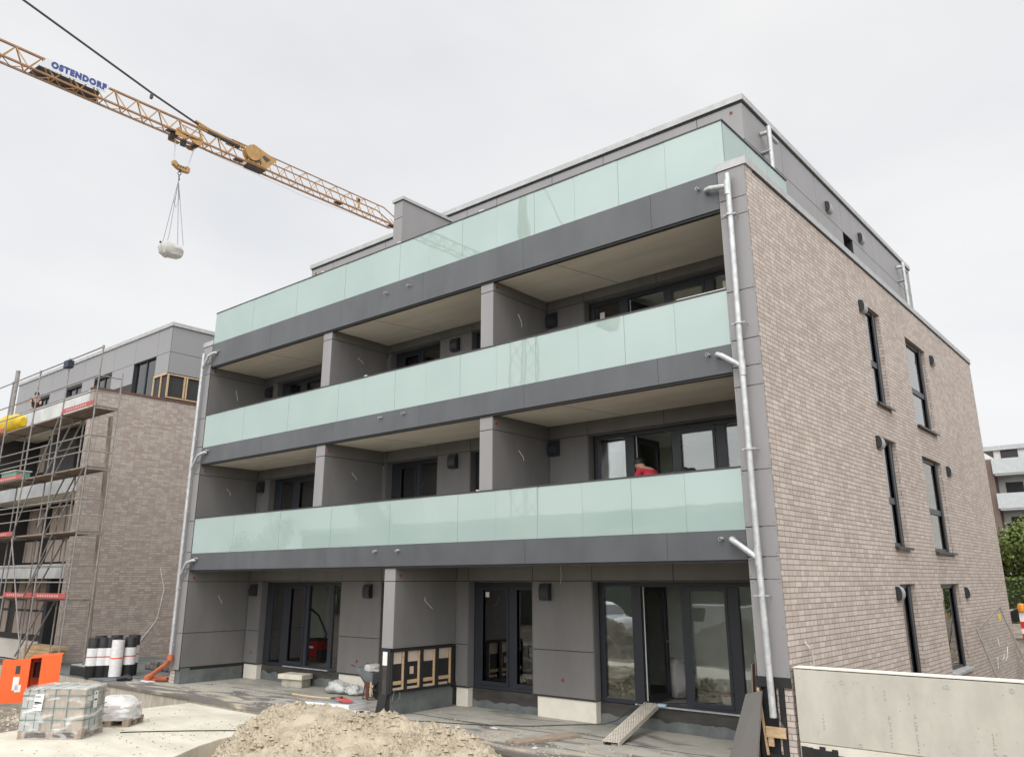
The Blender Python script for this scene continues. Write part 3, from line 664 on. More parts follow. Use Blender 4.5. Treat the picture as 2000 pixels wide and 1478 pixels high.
m = MB(); m.box(-19.3, -1.10, -.06, -.13, 2.31, .0)
m.build('terrace', tm, kind='structure')
m = MB(); m.box(-19.28, -1.06, -1.2, -.14, 2.2, -.062); m.box(-27.5, -.95, -1.2, -19.32, 3.5, -.03)
m.build('terrace_foundation', mat('rough_concrete', (.30, .275, .22), .9, col2=(.48, .445, .37), scale=2.5, bump=.3, stretch=(3, 3, .8)), kind='structure')
m = MB(); m.box(-27.5, -.94, -.028, -19.32, 3.5, .02); m.build('terrace_extension', bitumen, kind='structure')
# seams between the bitumen sheets
m = MB()
for y, x0, x1 in ((.62, -15.5, -.6),):
    n = 40; pts = [(x0+(x1-x0)*i/n, y+.03*noise.noise((i*.4, y, 0))+.02*math.sin(i*.5)) for i in range(n+1)]
    for i in range(n):
        (a, b), (c, d) = pts[i], pts[i+1]; m.hexa([(a, b, .0), (c, d, .0), (c, d+.018, .0), (a, b+.018, .0)], [(a, b, .004), (c, d, .004), (c, d+.018, .004), (a, b+.018, .004)])
m.build('terrace_seam', black, kind='structure')
# light concrete pad
pad = [(-13.0, -9.5), (-13.62, -5.5), (-14.1, -3.8), (-14.55, -2.3), (-14.5, -1.075), (-9.2, -1.075), (-9.7, -2.2), (-9.85, -2.7), (-9.75, -3.1), (-9.45, -3.7), (-8.95, -4.4), (-8.3, -5.3), (-7.4, -6.3), (-6.2, -7.4), (-5, -9.5)]
m = MB(); m.hexa([(x, y, -.75) for x, y in pad], [(x, y, -.12) for x, y in pad])
m.build('concrete_pad', mat('pad_concrete', (.48, .45, .375), .85, col2=(.62, .585, .50), scale=1.5, bump=.12, bscale=18, stretch=(.6, 1.4, 1)), kind='structure', bevel=.01)
# litter and grit on the terrace
random.seed(11); m = MB()
for i in range(900):
    x = random.uniform(-9, -.8); y = -1.0+abs(random.gauss(0, .8)); s = random.choice([.006, .01, .014, .02, .03])*random.uniform(.6, 1.2)
    if y > 1.8: continue
    a = random.uniform(0, 6.3); pts = [(x+s*math.cos(a+j*1.57)*random.uniform(.6, 1.3), y+s*math.sin(a+j*1.57)*random.uniform(.6, 1.3), .001) for j in range(4)]
    m.hexa(pts, [(p[0], p[1], .001+s*.6) for p in pts])
for i in range(260):
    x = random.uniform(-19, -9); y = random.uniform(-1, 1.7); s = random.choice([.01, .014, .02, .03])
    a = random.uniform(0, 6.3); pts = [(x+s*math.cos(a+j*1.57), y+s*math.sin(a+j*1.57)*.8, .001) for j in range(4)]; m.hexa(pts, [(p[0], p[1], .001+s*.5) for p in pts])
m.build('grit', mat('grit_stone', (.40, .36, .30), .9, var=.2, scale=30), kind='stuff')
random.seed(77); m = MB()
for i in range(700):
    x = random.uniform(-14, -9.3); y = random.uniform(-6.5, -1.2)
    if x > -10.2+max(0, -2.9-y)*.7 or x < -14+.3*abs(y+2): continue
    s = random.choice([.006, .01, .016]); a = random.uniform(0, 6.3)
    if random.random() > max(.12, 1-abs(x+10.3)/1.6): continue
    pts = [(x+s*math.cos(a+j*1.57), y+s*math.sin(a+j*1.57), -.119) for j in range(4)]; m.hexa(pts, [(p[0], p[1], -.119+s*.7) for p in pts])
m.build('pad_grit', mat('pad_grit_stone', (.30, .25, .19), .9, var=.2, scale=30), kind='stuff')
# gravel and clods along the foundation
random.seed(5); m = MB()
def pebble(mb, x, y, z, s):
    i0 = len(mb.v); q = [(1,0,0),(0,1,0),(-1,0,0),(0,-1,0),(0,0,1),(0,0,-.5),(.6,.6,.6),(-.6,.6,.6),(-.6,-.6,.6),(.6,-.6,.6)]
    for a in q[:6]: mb.v.append((x+a[0]*s*random.uniform(.6, 1.3), y+a[1]*s*random.uniform(.6, 1.3), z+a[2]*s*random.uniform(.5, 1.1)))
    for a, b in ((0, 1), (1, 2), (2, 3), (3, 0)): mb.f.append((i0+a, i0+b, i0+4)); mb.f.append((i0+b, i0+a, i0+5))
for i in range(1800):
    x = random.uniform(-20, -14); y = random.uniform(-3.8, -1.1); pebble(m, x, y, height(x, y)+.005, random.choice([.02, .03, .045]))
for i in range(900):
    x = random.uniform(-19, -13); y = random.uniform(-8.5, -3.5); pebble(m, x, y, height(x, y)+.005, random.choice([.03, .04, .07]))
for i in range(1200):
    x = random.uniform(.3, 4); y = random.uniform(11, 22); pebble(m, x, y, height(x, y)+.005, random.choice([.03, .045, .06]))
m.build('gravel', mat('gravel_stone', (.30, .26, .20), .9, col2=(.5, .45, .36), scale=12), kind='stuff')

# ------------------------------------------------------------------ SAND HEAP
def heap_mesh(x0, x1, y0, y1, step, fn, seed):
    nx = int((x1-x0)/step); ny = int((y1-y0)/step); mb = MB()
    for j in range(ny+1):
        for i in range(nx+1):
            x = x0+(x1-x0)*i/nx; y = y0+(y1-y0)*j/ny; mb.v.append((x, y, fn(x, y)))
    for j in range(ny):
        for i in range(nx): mb.f.append((j*(nx+1)+i, j*(nx+1)+i+1, (j+1)*(nx+1)+i+1, (j+1)*(nx+1)+i))
    return mb
RID = [(-11.6, -1.2), (-11.0, -.70), (-10.5, -.12), (-9.9, .30), (-9.05, .55), (-8.3, .62), (-7.4, .66), (-6.8, .62), (-6.0, .58), (-5.3, .46), (-4.7, .46), (-4.2, .36), (-3.6, .12), (-3.0, -.25), (-2.4, -.8), (-1, -1.2)]
def ridge(x):
    for i in range(len(RID)-1):
        if RID[i][0] <= x <= RID[i+1][0]:
            t = (x-RID[i][0])/(RID[i+1][0]-RID[i][0]); t = t*t*(3-2*t); return RID[i][1]*(1-t)+RID[i+1][1]*t-.15
    return -1.2
def sand_h(x, y):
    yr = -2.3+.25*math.sin(x*.9)
    xs = x-1.12*max(0, -2.3-y)*min(1, max(0, (-5.5-x)/3.5)); r = ridge(xs); d = y-yr
    h = r-(.62*d*d/(abs(d)+.35) if d > 0 else .30*d*d/(abs(d)+.5))
    n = noise.noise((x*1.1, y*1.1, 0))*.10+noise.noise((x*2.6, y*2.6, 5))*.10
    q = noise.noise((x*8, y*8, 2)); rough = max(0, noise.noise((x*.9+4, y*.9, 8))+.35)
    rough = min(1, rough*1.6+.12); n += rough*(abs(q)*.13+abs(noise.noise((x*16, y*16, 7)))*.10+noise.noise((x*33, y*33, 9))*.055)+.05*abs(noise.noise((x*2.2+y*3, y*4, 6)))
    return h+n
m = heap_mesh(-11.8, -1.8, -5.6, -.15, .026, sand_h, 0)
sandm = mat('sand', (.275, .23, .165), .95, col2=(.43, .37, .28), scale=3.2, bump=1, bscale=38, detail=14, thr=(.3, .6))
o = m.build('sand_heap', sandm, smooth=True, loc=(-6.8, -2.5, 0)); tag(o, 'broad heap of pale loose sand dumped in front of the terrace', 'sand heap')
for mm in o.data.polygons: pass
random.seed(21); m = MB()
for i in range(7500):
    x = random.uniform(-10.8, -3); y = random.uniform(-4.6, -1.5)
    if noise.noise((x*.9+4, y*.9, 8)) < -.1 and random.random() < .8: continue
    pebble(m, x, y, sand_h(x, y)-.004, random.choice([.010, .014, .018, .024, .034, .055]))
c_ = m.build('sand_clods', sandm, o); c_['kind'] = 'stuff'

# ------------------------------------------------------------------ RETAINING WALL
RW = thing('concrete_wall', 'low beige cast concrete wall in front of the brick side, bottom right', 'wall', (2.5, 0, 0))
m = MB(); m.box(.045, -.02, .50, 2.93, .24, 1.46); m.box(2.945, -.02, .50, 6.5, .24, 1.47); rwm = m.build('wall_face', mat('wall_concrete', (.40, .385, .335), .85, col2=(.485, .465, .41), scale=1.7, bump=.12, bscale=14, stretch=(1.5, 1.5, .7)), RW, bevel=.012)
m = MB(); m.box(.06, -.035, -1, 6.5, .24, .494); m.build('wall_foot', conc, RW)
m = MB(); m.box(.045, -.028, 1.472, 6.5, .245, 1.486); m.build('top_edge', mat('pale_mortar', (.66, .63, .55), .9), RW)
m = MB()
for (x, z) in ((.72, 1.33), (2.05, 1.37), (.88, .55), (2.78, 1.38), (2.60, .62)): ring_tube(m, (x, -.019, z), (0, -.008, 0), .016, .03, 16)
m.build('tie_hole', mat('tie_hole_rim', (.40, .40, .38), .8), RW)
random.seed(4); m = MB()
for (xx, z1, z0) in ((.42, .88, .70), (1.30, .95, .55), (1.62, 1.0, .52), (2.5, .85, .55), (1.28, 1.25, 1.15), (1.58, 1.22, 1.12)):
    z = z1
    while z > z0:
        r = random.uniform(.008, .016); a0 = random.uniform(0, 3); pts = [(xx+random.uniform(-.008, .008)+r*math.cos(a0+j*.6), -.0215, z+r*math.sin(a0+j*.6)) for j in range(6)]
        m.tube(pts, .0022, 4); z -= random.uniform(.035, .05)
for i in range(40):
    x = random.uniform(.1, 2.8); z = random.uniform(.55, 1.42); m.cyl((x, -.0225, z), (x, -.0195, z), random.choice([.003, .004, .006]), 7)
m.build('surface_blemish', mat('blemish', (.22, .20, .17), .9), RW)
m = MB(); random.seed(9)
for i in range(14):
    a = .07+i*.085; h = .43+.05*random.random() if i < 6 else .33+.06*random.random(); m.box(a, -.04, -.5, a+.084, -.0352, h)
m.build('bitumen_coat', black, RW)

# ------------------------------------------------------------------ TOWER CRANE
CY0, CK = -12.094, .9766
def cy(v): return CY0+(v-CY0)*CK
XN, XF, XM, ZBT, ZTP = -32.32, -32.9, -32.61, 25.25, 26.15
CR = thing('tower_crane', 'yellow tower crane whose lattice jib reaches across the sky with a blue lettered sign', 'crane', (XM, -34, -.5))
def ny_(i): return cy(-1.26+1.145*i)
m = MB(); y0, yend, ysp = cy(-34), cy(21.4), cy(8.6)
for x in (XN, XF): m.bar((x, y0, ZBT), (x, yend-.4, ZBT), .085, .085)
m.bar((XM, y0, ZTP), (XM, ysp, ZTP), .10, .09)
for x in (XN+.04, XF-.04): m.bar((x, ysp, ZTP), (x, cy(19.9), ZTP), .055, .055); m.bar((x, cy(19.9), ZTP), (x, yend, ZBT+.35), .05, .05); m.bar((x, yend, ZBT+.35), (x, yend-.4, ZBT), .05, .05)
m.build('jib_chords', rust, CR)
m = MB()
i = -28
while ny_(i) < yend-.3:
    a, b = ny_(i), ny_(i+1); mid = (a+b)/2
    if mid < ysp:
        for x in (XN, XF): m.bar((XM, a, ZTP), (x, mid, ZBT), .05); m.bar((x, mid, ZBT), (XM, b, ZTP), .038)
        m.bar((XN, mid, ZBT), (XF, mid, ZBT), .035); m.bar((XN, mid, ZBT), (XF, mid+.56, ZBT), .03); m.bar((XF, mid+.56, ZBT), (XN, b+.56, ZBT), .03)
    elif mid < cy(19.9):
        for x, xt in ((XN, XN+.04), (XF, XF-.04)): m.bar((xt, a, ZTP), (x, mid, ZBT), .032); m.bar((x, mid, ZBT), (xt, b, ZTP), .028)
        m.bar((XN, mid, ZBT), (XF, mid, ZBT), .03); m.bar((XN, mid, ZBT), (XF, mid+.56, ZBT), .026); m.bar((XN, a, ZTP), (XF, a, ZTP), .026)
    else:
        zt = ZTP-.5*(mid-cy(19.9)); m.bar((XN, mid, ZBT), (XN+.03, a, zt), .028); m.bar((XF, mid, ZBT), (XF-.03, a, zt), .028); m.bar((XN, mid, ZBT), (XF, mid, ZBT), .028)
    i += 1
m.build('jib_lattice', yellow, CR)
m = MB()
for yy in (cy(5.0), cy(9.0), cy(16.1), cy(20.6)): m.box(XN-.05, yy, ZBT-.03, XF+.2, yy+.5, ZBT+.02)
m.build('stop_plate', steel_dk, CR)
m = MB(); ty = cy(17.75); m.box(XN-.02, ty, ZBT+.1, XN+.02, ty+.12, ZTP-.15); m.box(XN-.05, ty-.12, ZTP-.35, XN+.02, ty+.16, ZTP-.1); m.build('jib_bracket', yellow, CR)
# tie bar and its anchor beam
m = MB(); m.tube([(XM, cy(7.0), ZTP+.12), (XM, cy(4.02), 26.93), (XM, cy(-2.49), 28.65), (XM, -34, 37.0)], .055, 8); m.box(XM-.08, cy(4.02)-.06, 26.62, XM+.08, cy(4.02)+.06, 26.86)
m.build('tie_bar', steel_dk, CR)
m = MB(); m.bar((XM, cy(6.7), ZTP+.16), (XM, cy(9.6), ZTP+.06), .16, .16); m.bar((XM, cy(6.5), ZTP+.3), (XM, cy(7.4), ZTP+.14), .2, .1); m.build('anchor_beam', yellow, CR)
m = MB(); m.bar((XM, cy(7.3), ZTP+.03), (XM, cy(9.3), ZTP-.06), .22, .12); m.build('beam_underside', steel_dk, CR)
# winch
m = MB()
yw = cy(9.95); m.lathe((XM, yw, ZBT+.62), [(.46, .05), (.46, .10), (.28, .11), (.28, .40), (.46, .41), (.46, .46)], 28, 'x'); m.build('winch_drum', yellow, CR)
m = MB(); yw2 = cy(11.2)
m.hexa([(XN+.02, yw-.25, ZBT+.05), (XN+.02, yw+.95, ZBT+.02), (XN+.02, yw2+.35, ZTP-.1), (XN+.02, yw+.0, ZTP+.30)], [(XN+.07, yw-.25, ZBT+.05), (XN+.07, yw+.95, ZBT+.02), (XN+.07, yw2+.35, ZTP-.1), (XN+.07, yw, ZTP+.30)])
m.box(XF, yw-.2, ZBT-.05, XN, yw+1.0, ZBT+.04); m.build('winch_frame', yellow, CR)
m = MB()
m.hexa([(XN+.071, yw+.62, ZBT+.6), (XN+.071, yw+.9, ZBT+.42), (XN+.071, yw+1.15, ZTP-.24), (XN+.071, yw+.7, ZTP-.12)], [(XN+.075, yw+.62, ZBT+.6), (XN+.075, yw+.9, ZBT+.42), (XN+.075, yw+1.15, ZTP-.24), (XN+.075, yw+.7, ZTP-.12)])
for q in range(7): m.box(XN+.072, yw-.1+.1*q, ZBT+.12+.05*(q % 3), XN+.10, yw-.04+.1*q, ZBT+.35+.1*(q % 2))
m.box(XF+.05, yw-.15, ZBT-.14, XN-.05, yw+.9, ZBT-.051); m.build('winch_opening', steel_dk, CR)
# sign boards
m = MB(); za, zb_ = 25.62, 26.06
def signboard(mb, x):
    mb.hexa([(x, -1.75, 25.52), (x, 1.28, za), (x, 1.50, zb_), (x, -1.42, zb_-.02)], [(x+.03, -1.75, 25.52), (x+.03, 1.28, za), (x+.03, 1.50, zb_), (x+.03, -1.42, zb_-.02)])
signboard(m, XN+.06); sg = m.build('sign_board', mat('sign_white', (.60, .62, .65), .4, var=.02), CR)
m = MB(); m.hexa([(XF-.08, -1.9, 25.3), (XF-.08, 1.2, 25.36), (XF-.08, 1.3, 25.95), (XF-.08, -1.5, 25.95)], [(XF-.06, -1.9, 25.3), (XF-.06, 1.2, 25.36), (XF-.06, 1.3, 25.95), (XF-.06, -1.5, 25.95)]); m.build('sign_back', black, CR)
def text_mesh(txt, size, m, parent, mw, name='lettering', ext=.004, bold=.012, spacing=1.1):
    c = bpy.data.curves.new('t', 'FONT'); c.body = txt; c.size = size; c.extrude = ext; c.offset = bold; c.space_character = spacing; c.align_x = 'CENTER'; c.align_y = 'CENTER'; c.resolution_u = 3
    to = bpy.data.objects.new('t', c); COL.objects.link(to); dg = bpy.context.evaluated_depsgraph_get()
    me = bpy.data.meshes.new_from_object(to.evaluated_get(dg)); bpy.data.objects.remove(to); bpy.data.curves.remove(c)
    me.transform(Matrix.Translation(-WL[parent.as_pointer()]) @ mw); me.materials.clear(); me.materials.append(m)
    o = bpy.data.objects.new(name, me); COL.objects.link(o); o.parent = parent; WL[o.as_pointer()] = WL[parent.as_pointer()]; return o
mw = Matrix.Translation((XN+.094, .04, 25.84)) @ Matrix(((0, 0, 1, 0), (1, 0, 0, 0), (0, 1, 0, 0), (0, 0, 0, 1))) @ Matrix.Rotation(R(1.0), 4, 'Z') @ Matrix.Diagonal((.93, 1.05, 1, 1))
text_mesh('OSTENDORF', .40, mat('sign_blue', (.02, .045, .22), .4), sg, mw, bold=.030, spacing=1.22)
# trolley and ropes
t0, t1 = cy(5.35), cy(6.9)
m = MB()
for x in (XN+.12, XF-.12):
    m.bar((x, t0, ZBT+.03), (x, t1, ZBT+.03), .05, .12)
    for yy in (t0+.15, t1-.15): m.cyl((x-.04, yy, ZBT+.10), (x+.04, yy, ZBT+.10), .10, 14)
    m.hexa([(x-.02, t0, ZBT-.28), (x-.02, t0+.55, ZBT-.30), (x-.02, t0+.7, ZBT-.15), (x-.02, t0, ZBT-.02)], [(x+.02, t0, ZBT-.28), (x+.02, t0+.55, ZBT-.30), (x+.02, t0+.7, ZBT-.15), (x+.02, t0, ZBT-.02)])
    m.hexa([(x-.02, t0+.75, ZBT-.18), (x-.02, t1-.35, ZBT-.35), (x-.02, t1-.1, ZBT-.32), (x-.02, t1, ZBT-.02)], [(x+.02, t0+.75, ZBT-.18), (x+.02, t1-.35, ZBT-.35), (x+.02, t1-.1, ZBT-.32), (x+.02, t1, ZBT-.02)])
    m.bar((x, t0+.5, ZBT+.05), (x, t0+.5, ZBT+.42), .035); m.bar((x, t1-.1, ZBT+.05), (x, t1-.1, ZBT+.34), .035); m.bar((x, t0+.3, ZBT+.42), (x, t1, ZBT+.34), .035)
for yy in (t0+.08, (t0+t1)/2, t1-.08): m.bar((XN+.12, yy, ZBT-.05), (XF-.12, yy, ZBT-.05), .09, .09)
tr = m.build('trolley', yellow, CR)
m = MB(); m.cyl((XM-.2, t0+.1, ZBT-.12), (XM+.2, t0+.1, ZBT-.12), .16, 14); m.cyl((XM-.2, t1-.2, ZBT-.2), (XM+.2, t1-.2, ZBT-.2), .14, 14); m.box(XM-.1, t0+.52, ZBT-.5, XM+.1, t0+.78, ZBT-.2); m.build('sheave', steel_dk, tr)
hb0, hb1, zh = t0+.20, t1-.42, 23.35
m = MB()
for x in (XM-.05, XM+.05): m.tube([(x, t0+.2, ZBT-.1), (x, hb0+.1, zh+.25)], .011, 5); m.tube([(x, t1-.2, ZBT-.2), (x, hb1-.08, zh+.2)], .011, 5)
m.tube([(XM, y0, ZBT-.16), (XM-.1, cy(6), ZBT-.13), (XM-.1, cy(14), ZBT-.42), (XM, yend, ZBT-.1)], .009, 5); m.build('hoist_rope', galv, CR)
m = MB()
prof = [(hb0, .33), (hb0+.14, .36), (hb0+.34, .20), (hb1-.3, .20), (hb1-.12, .28), (hb1+.04, .24), (hb1+.04, -.02), (hb1-.28, -.06), (hb0+.30, .0), (hb0+.02, .16)]
m.hexa([(XM-.12, a, zh+b) for a, b in prof], [(XM+.12, a, zh+b) for a, b in prof]); hk = m.build('hook_block', yellow, CR)
m = MB()
for q in range(4): a = hb0+.2+.14*q; m.hexa([(XM+.121, a, zh+.06), (XM+.121, a+.07, zh+.06), (XM+.121, a+.14, zh+.20), (XM+.121, a+.07, zh+.20)], [(XM+.126, a, zh+.06), (XM+.126, a+.07, zh+.06), (XM+.126, a+.14, zh+.20), (XM+.126, a+.07, zh+.20)])
yh = (hb0+hb1)/2; m.cyl((XM, yh, zh-.04), (XM, yh, zh-.14), .05, 8)
m.tube([(XM, yh+.09*math.sin(t*.7), zh-.22-.09*math.cos(t*.7)+.0) for t in range(10)], .022, 6); m.tube([(XM, yh, zh-.30), (XM, yh, zh-.45), (XM-.02, yh+.05, zh-.55), (XM, yh, zh-.62)], .035, 6); m.build('hook', steel_dk, hk)
# mast and counter jib (left of the picture)
m = MB()
for x in (XM-.75, XM+.75):
    for y in (-34.75, -33.25): m.bar((x, y, -.5), (x, y, 26.6), .10, .10)
for k in range(18):
    z = -.5+1.5*k; s = 1 if k % 2 else -1
    for x in (XM-.75, XM+.75): m.bar((x, -34-.75*s, z), (x, -34+.75*s, z+1.5), .05)
    for y in (-34.75, -33.25): m.bar((XM-.75*s, y, z), (XM+.75*s, y, z+1.5), .05)
m.bar((XM, -34.4, 26.6), (XM, -34, 37.1), .3); m.bar((XM, -33.6, 26.6), (XM, -34, 37.1), .3); m.box(XM-.6, -47, 26.2, XM+.6, -34.9, 26.5); m.box(XM-.5, -47, 24.4, XM+.5, -45, 26.19); m.bar((XM, -46, 26.6), (XM, -34, 37), .08)
m.build('mast', yellow, CR)

# the load: white bulk bag in slings
BY = (t0+t1)/2-.05; BZ = 18.45
m = MB(); n = 30; prof = [(.0, 0), (.42, .02), (.56, .12), (.62, .3), (.64, .50), (.58, .68), (.44, .78), (.2, .80), (.0, .78)]
random.seed(3)
for k, (r, z) in enumerate(prof):
    for j in range(n):
        t = 2*math.pi*j/n; q = (abs(math.cos(t))**3+abs(math.sin(t))**3)**(-1/3)
        w_ = 1+.09*noise.noise((math.cos(t)*2.2, math.sin(t)*2.2, z*5))+.05*noise.noise((math.cos(t)*6, math.sin(t)*6, z*3))
        zz = z*(1-.10*math.sin(t))+(.10*noise.noise((math.cos(t)*2, math.sin(t)*2, 9)) if k else 0)-(.05*math.cos(t*1)) + .06*(k > 5)*math.cos(2*t)
        m.v.append((XM+r*q*w_*math.cos(t)*.78, BY+r*q*w_*math.sin(t)*.9, BZ+zz*.85))
for k in range(len(prof)-1):
    for j in range(n): m.f.append((k*n+j, k*n+(j+1) % n, (k+1)*n+(j+1) % n, (k+1)*n+j))
o = m.build('bulk_bag', mat('bag_fabric', (.44, .43, .41), .8, var=.06, scale=6, bump=.5, bscale=7), smooth=True, loc=(XM, BY, BZ)); tag(o, 'white bulk bag of rubble hanging in slings from the crane hook', 'bulk bag')
m = MB(); m.box(XM-.04, BY-.62, BZ+.60, XM+.04, BY-.55, BZ+.68); m.build('strap_loop', black, o)
m = MB(); ap = (XM, yh, zh-.62)
for (dx, dy) in ((.34, -.36), (.34, .40), (-.2, -.36), (-.2, .40)):
    m.tube([ap, (XM+dx*.95, BY+dy*.95, BZ+1.05), (XM+dx, BY+dy*1.1, BZ+.68)], .016, 6)
m.tube([ap, (XM+.1, BY-.12, zh-1.4), (XM+.16, BY-.24, zh-2.0), (XM+.17, BY-.1, zh-2.25), (XM+.14, BY+.03, zh-1.7), ap], .014, 6)
o = m.build('lifting_slings', mat('sling_chain', (.22, .22, .24), .5), loc=ap); tag(o, 'grey four leg lifting slings between the crane hook and the bulk bag', 'lifting slings')

# ------------------------------------------------------------------ LEFT BUILDING (shell still in scaffolding)
QX, QY = -25.75, .2
A = thing('apartment_building', 'unfinished brick apartment house on the left behind scaffolding, grey top storey', 'apartment building', (-33, 8, 0))
m = MB(); m.box(QX-.3, QY, -.8, QX, 18, 9.6); m.box(-46, 17.7, -.8, QX-.31, 18, 9.6); m.build('brick_wall', brick_far, A)
m = MB(); m.box(QX-.32, QY-.03, 9.602, QX+.03, 18, 9.68); m.build('parapet_coping', mat('rusty_cap', (.13, .07, .055), .8), A)
slab_m = mat('slab_membrane', (.42, .44, .45), .6, col2=(.58, .60, .60), scale=1.2)
m = MB()
for k, (a, b) in enumerate(((2.80, 3.30), (5.85, 6.36), (8.8, 9.58))): m.box(-46, QY-.02, a, QX-.31, QY+.1, b)
sl = m.build('slab_edge', slab_m, A)
m = MB()
for z in (2.95, 5.98, 9.0): m.box(-46, QY+.101, z, QX-.31, 17.6, z+.3)
m.box(-46, 2.4, -.5, QX-.31, 17.6, .3); m.build('floor_slab', ceil_m, A)
m = MB(); m.box(-46, 2.35, .301, QX-.31, 2.5, 2.94); m.box(-46, 2.35, 3.26, QX-.31, 2.5, 5.97); m.box(-46, 2.35, 6.29, QX-.31, 2.5, 8.99); m.build('backing_wall', black, A)
m = MB(); random.seed(8)
for z0, z1 in ((.55, 2.75), (3.5, 5.8), (6.5, 8.8)):
    x = QX-.5
    while x > -37:
        wd = random.choice([.55, .6, .62, .7])
        if random.random() > .18:
            m.box(x-wd, 2.30, z0, x, 2.345, z0+.9); m.box(x-wd, 2.30, z0+1.0, x, 2.345, z1)
        x -= wd+.12
m.build('insulation_board', mat('insulation_pink', (.42, .35, .31), .9, var=.1, scale=.8), A, split=.02)
m = MB(); m.box(-28.2, .5, .3, -27.9, 2.29, 2.9); m.box(-36.3, .12, 6.3, -36, 2.29, 8.9); m.box(-36.3, .12, 3.3, -36, 2.29, 5.9); m.box(-33, 1.5, 6.3, -30, 2.29, 8.8); m.build('dividing_wall_core', dark, A)
# top storey
m = MB(); wy = 2.9
ops = [(-28.8, -26.85, 9.7, 11.6), (-32.6, -30.85, 10.3, 11.5), (-35.6, -33.9, 10.4, 11.5), (-39, -37.6, 10.3, 11.5)]
wall(m, 1, wy, .2, -42, QX-.02, 10.85-1.2, 12.7, ops); m.build('top_storey_wall', dark, A)
m = MB()
zj = 11.62
pan_y(m, wy-.014, -42, QX, [zj, 12.7], [-41, -39.3, -37.5, -35.7, -33.85, -32.2, -30.8, -28.8, -26.85])
def cells(xs, z0, z1):
    for a, b in zip(xs[:-1], xs[1:]):
        if any(o[0]-.01 <= a and b <= o[1]+.01 for o in ops): continue
        pan_y(m, wy-.014, a, b, [z0, z1])
cells([-42, -40.5, -39, -37.6, -35.6, -33.9, -32.6, -30.85, -28.8, -26.85, QX], 10.75, zj)
for o_ in ops:
    if o_[2] > 10: m.box(o_[0]+G/2, wy-.014, 9.7, o_[1]-G/2, wy-.002, o_[2])
grey_pent = mat('far_cladding', (.24, .24, .25), .5, var=.03, scale=.5)
m.build('top_storey_cladding', grey_pent, A)
m = MB(); m.box(QX-.25, wy+.21, 9.69, QX-.02, 17, 12.7); m.build('top_storey_wall', dark, A)
m = MB(); pan_x(m, QX, wy, 17, [10.75, zj, 12.7], [9.5]); m.build('top_storey_cladding', grey_pent, A)
m = MB(); m.box(-42.1, wy-.07, 12.705, QX+.06, wy+.3, 12.86); m.box(QX-.3, wy+.302, 12.705, QX+.06, 17.1, 12.86); m.build('roof_coping', coping_m, A)
m = MB()
for z in (10.66, 9.72): m.box(QX-.005, wy, z, QX+.045, 8.5, z+.05)
for y in (wy, 3.6, 3.7, 5.0, 6.3, 7.6): m.box(QX-.004, y, 9.79, QX+.046, y+.06, 10.659)
for x in (-26.8, -26.2): m.box(x, wy-.06, 9.7, x+.06, wy-.016, 10.66)
m.box(-26.8, wy-.061, 10.66, QX, wy-.015, 10.73); m.build('timber_batten', wood, A)
m = MB()
for o_ in ops:
    m.box(o_[0], wy+.12, o_[2], o_[1], wy+.18, o_[3])
m.build('glazing', glass_mat('dark_glazing', (.2, .22, .22), 1.3), A)
m = MB()
for o_ in ops:
    w_ = o_[1]-o_[0]
    for t in (0, .5, 1): x = o_[0]+t*(w_-.08); m.box(x, wy+.08, o_[2], x+.08, wy+.119, o_[3])
m.build('window_frame', frame_m, A)
m = MB(); m.cyl((QX+.25, 5.6, 12.05), (QX+1.2, 5.0, 11.75), .07, 10); m.cyl((QX, 5.75, 12.1), (QX+.25, 5.6, 12.05), .075, 10); m.build('drain_pipe', kg, A)
m = MB(); m.box(QX+.002, 7.0, 9.69, QX+.3, 9.0, 9.75); m.build('sill', coping_m, A)
m = MB(); m.tube([(QX+.02, 3.5, 3.2), (QX+.03, 3.75, 2.4), (QX+.03, 3.6, 1.3), (QX+.03, 3.0, .5)], .012, 5); m.build('loose_wire', white_wire, A)

# scaffolding
SX = [-21.30, -23.82, -26.35, -28.95, -31.5, -34.1, -36.7]; YO, YI = -1.5, -.77
SC = thing('scaffolding', 'galvanised steel scaffolding with plank decks and red toe boards along the left building', 'scaffold', (-28, -1.1, -.5))
tube_m = mat('scaffold_tube', (.19, .18, .17), .6, .3, col2=(.30, .285, .27), scale=8)
m = MB()
for i, x in enumerate(SX):
    m.cyl((x, YO, -.5), (x, YO, 10.05), .026, 8); m.cyl((x, YI, -.5), (x, YI, 8.2 if i else 9.25), .026, 8)
m.cyl((-37.2, 1.2, 8), (-37.2, 1.2, 12.4), .10, 10)
for z in (.35, 2.2, 4.2, 6.15, 8.1, 10): 
    for x in SX: m.cyl((x, YO-.0, z-.05), (x, YO, z+.05), .042, 8)
m.build('standard', tube_m, SC)
m = MB()
for zl in (2.15, 4.15, 6.12, 8.05):
    for x in SX: m.bar((x, YO, zl-.04), (x, YI, zl-.04), .05, .06)
    for dz in (.52, 1.02): m.cyl((SX[0], YO, zl+dz), (SX[-1], YO, zl+dz), .022, 6)
    m.cyl((SX[0], YI, zl-.02), (SX[-1], YI, zl-.02), .022, 6); m.cyl((SX[1], YI, zl+1.0), (SX[-1], YI, zl+1.0), .02, 6)
    m.cyl((SX[0], YO, zl+1.0), (SX[0], YI, zl+1.0), .02, 6); m.cyl((SX[0], YO, zl+.5), (SX[0], YI, zl+.5), .02, 6)
m.cyl((SX[0], YO, 10.0), (SX[-1], YO, 10.0), .022, 6); m.cyl((SX[0], YO, .3), (SX[-1], YO, .3), .022, 6); m.build('guard_rail', tube_m, SC)
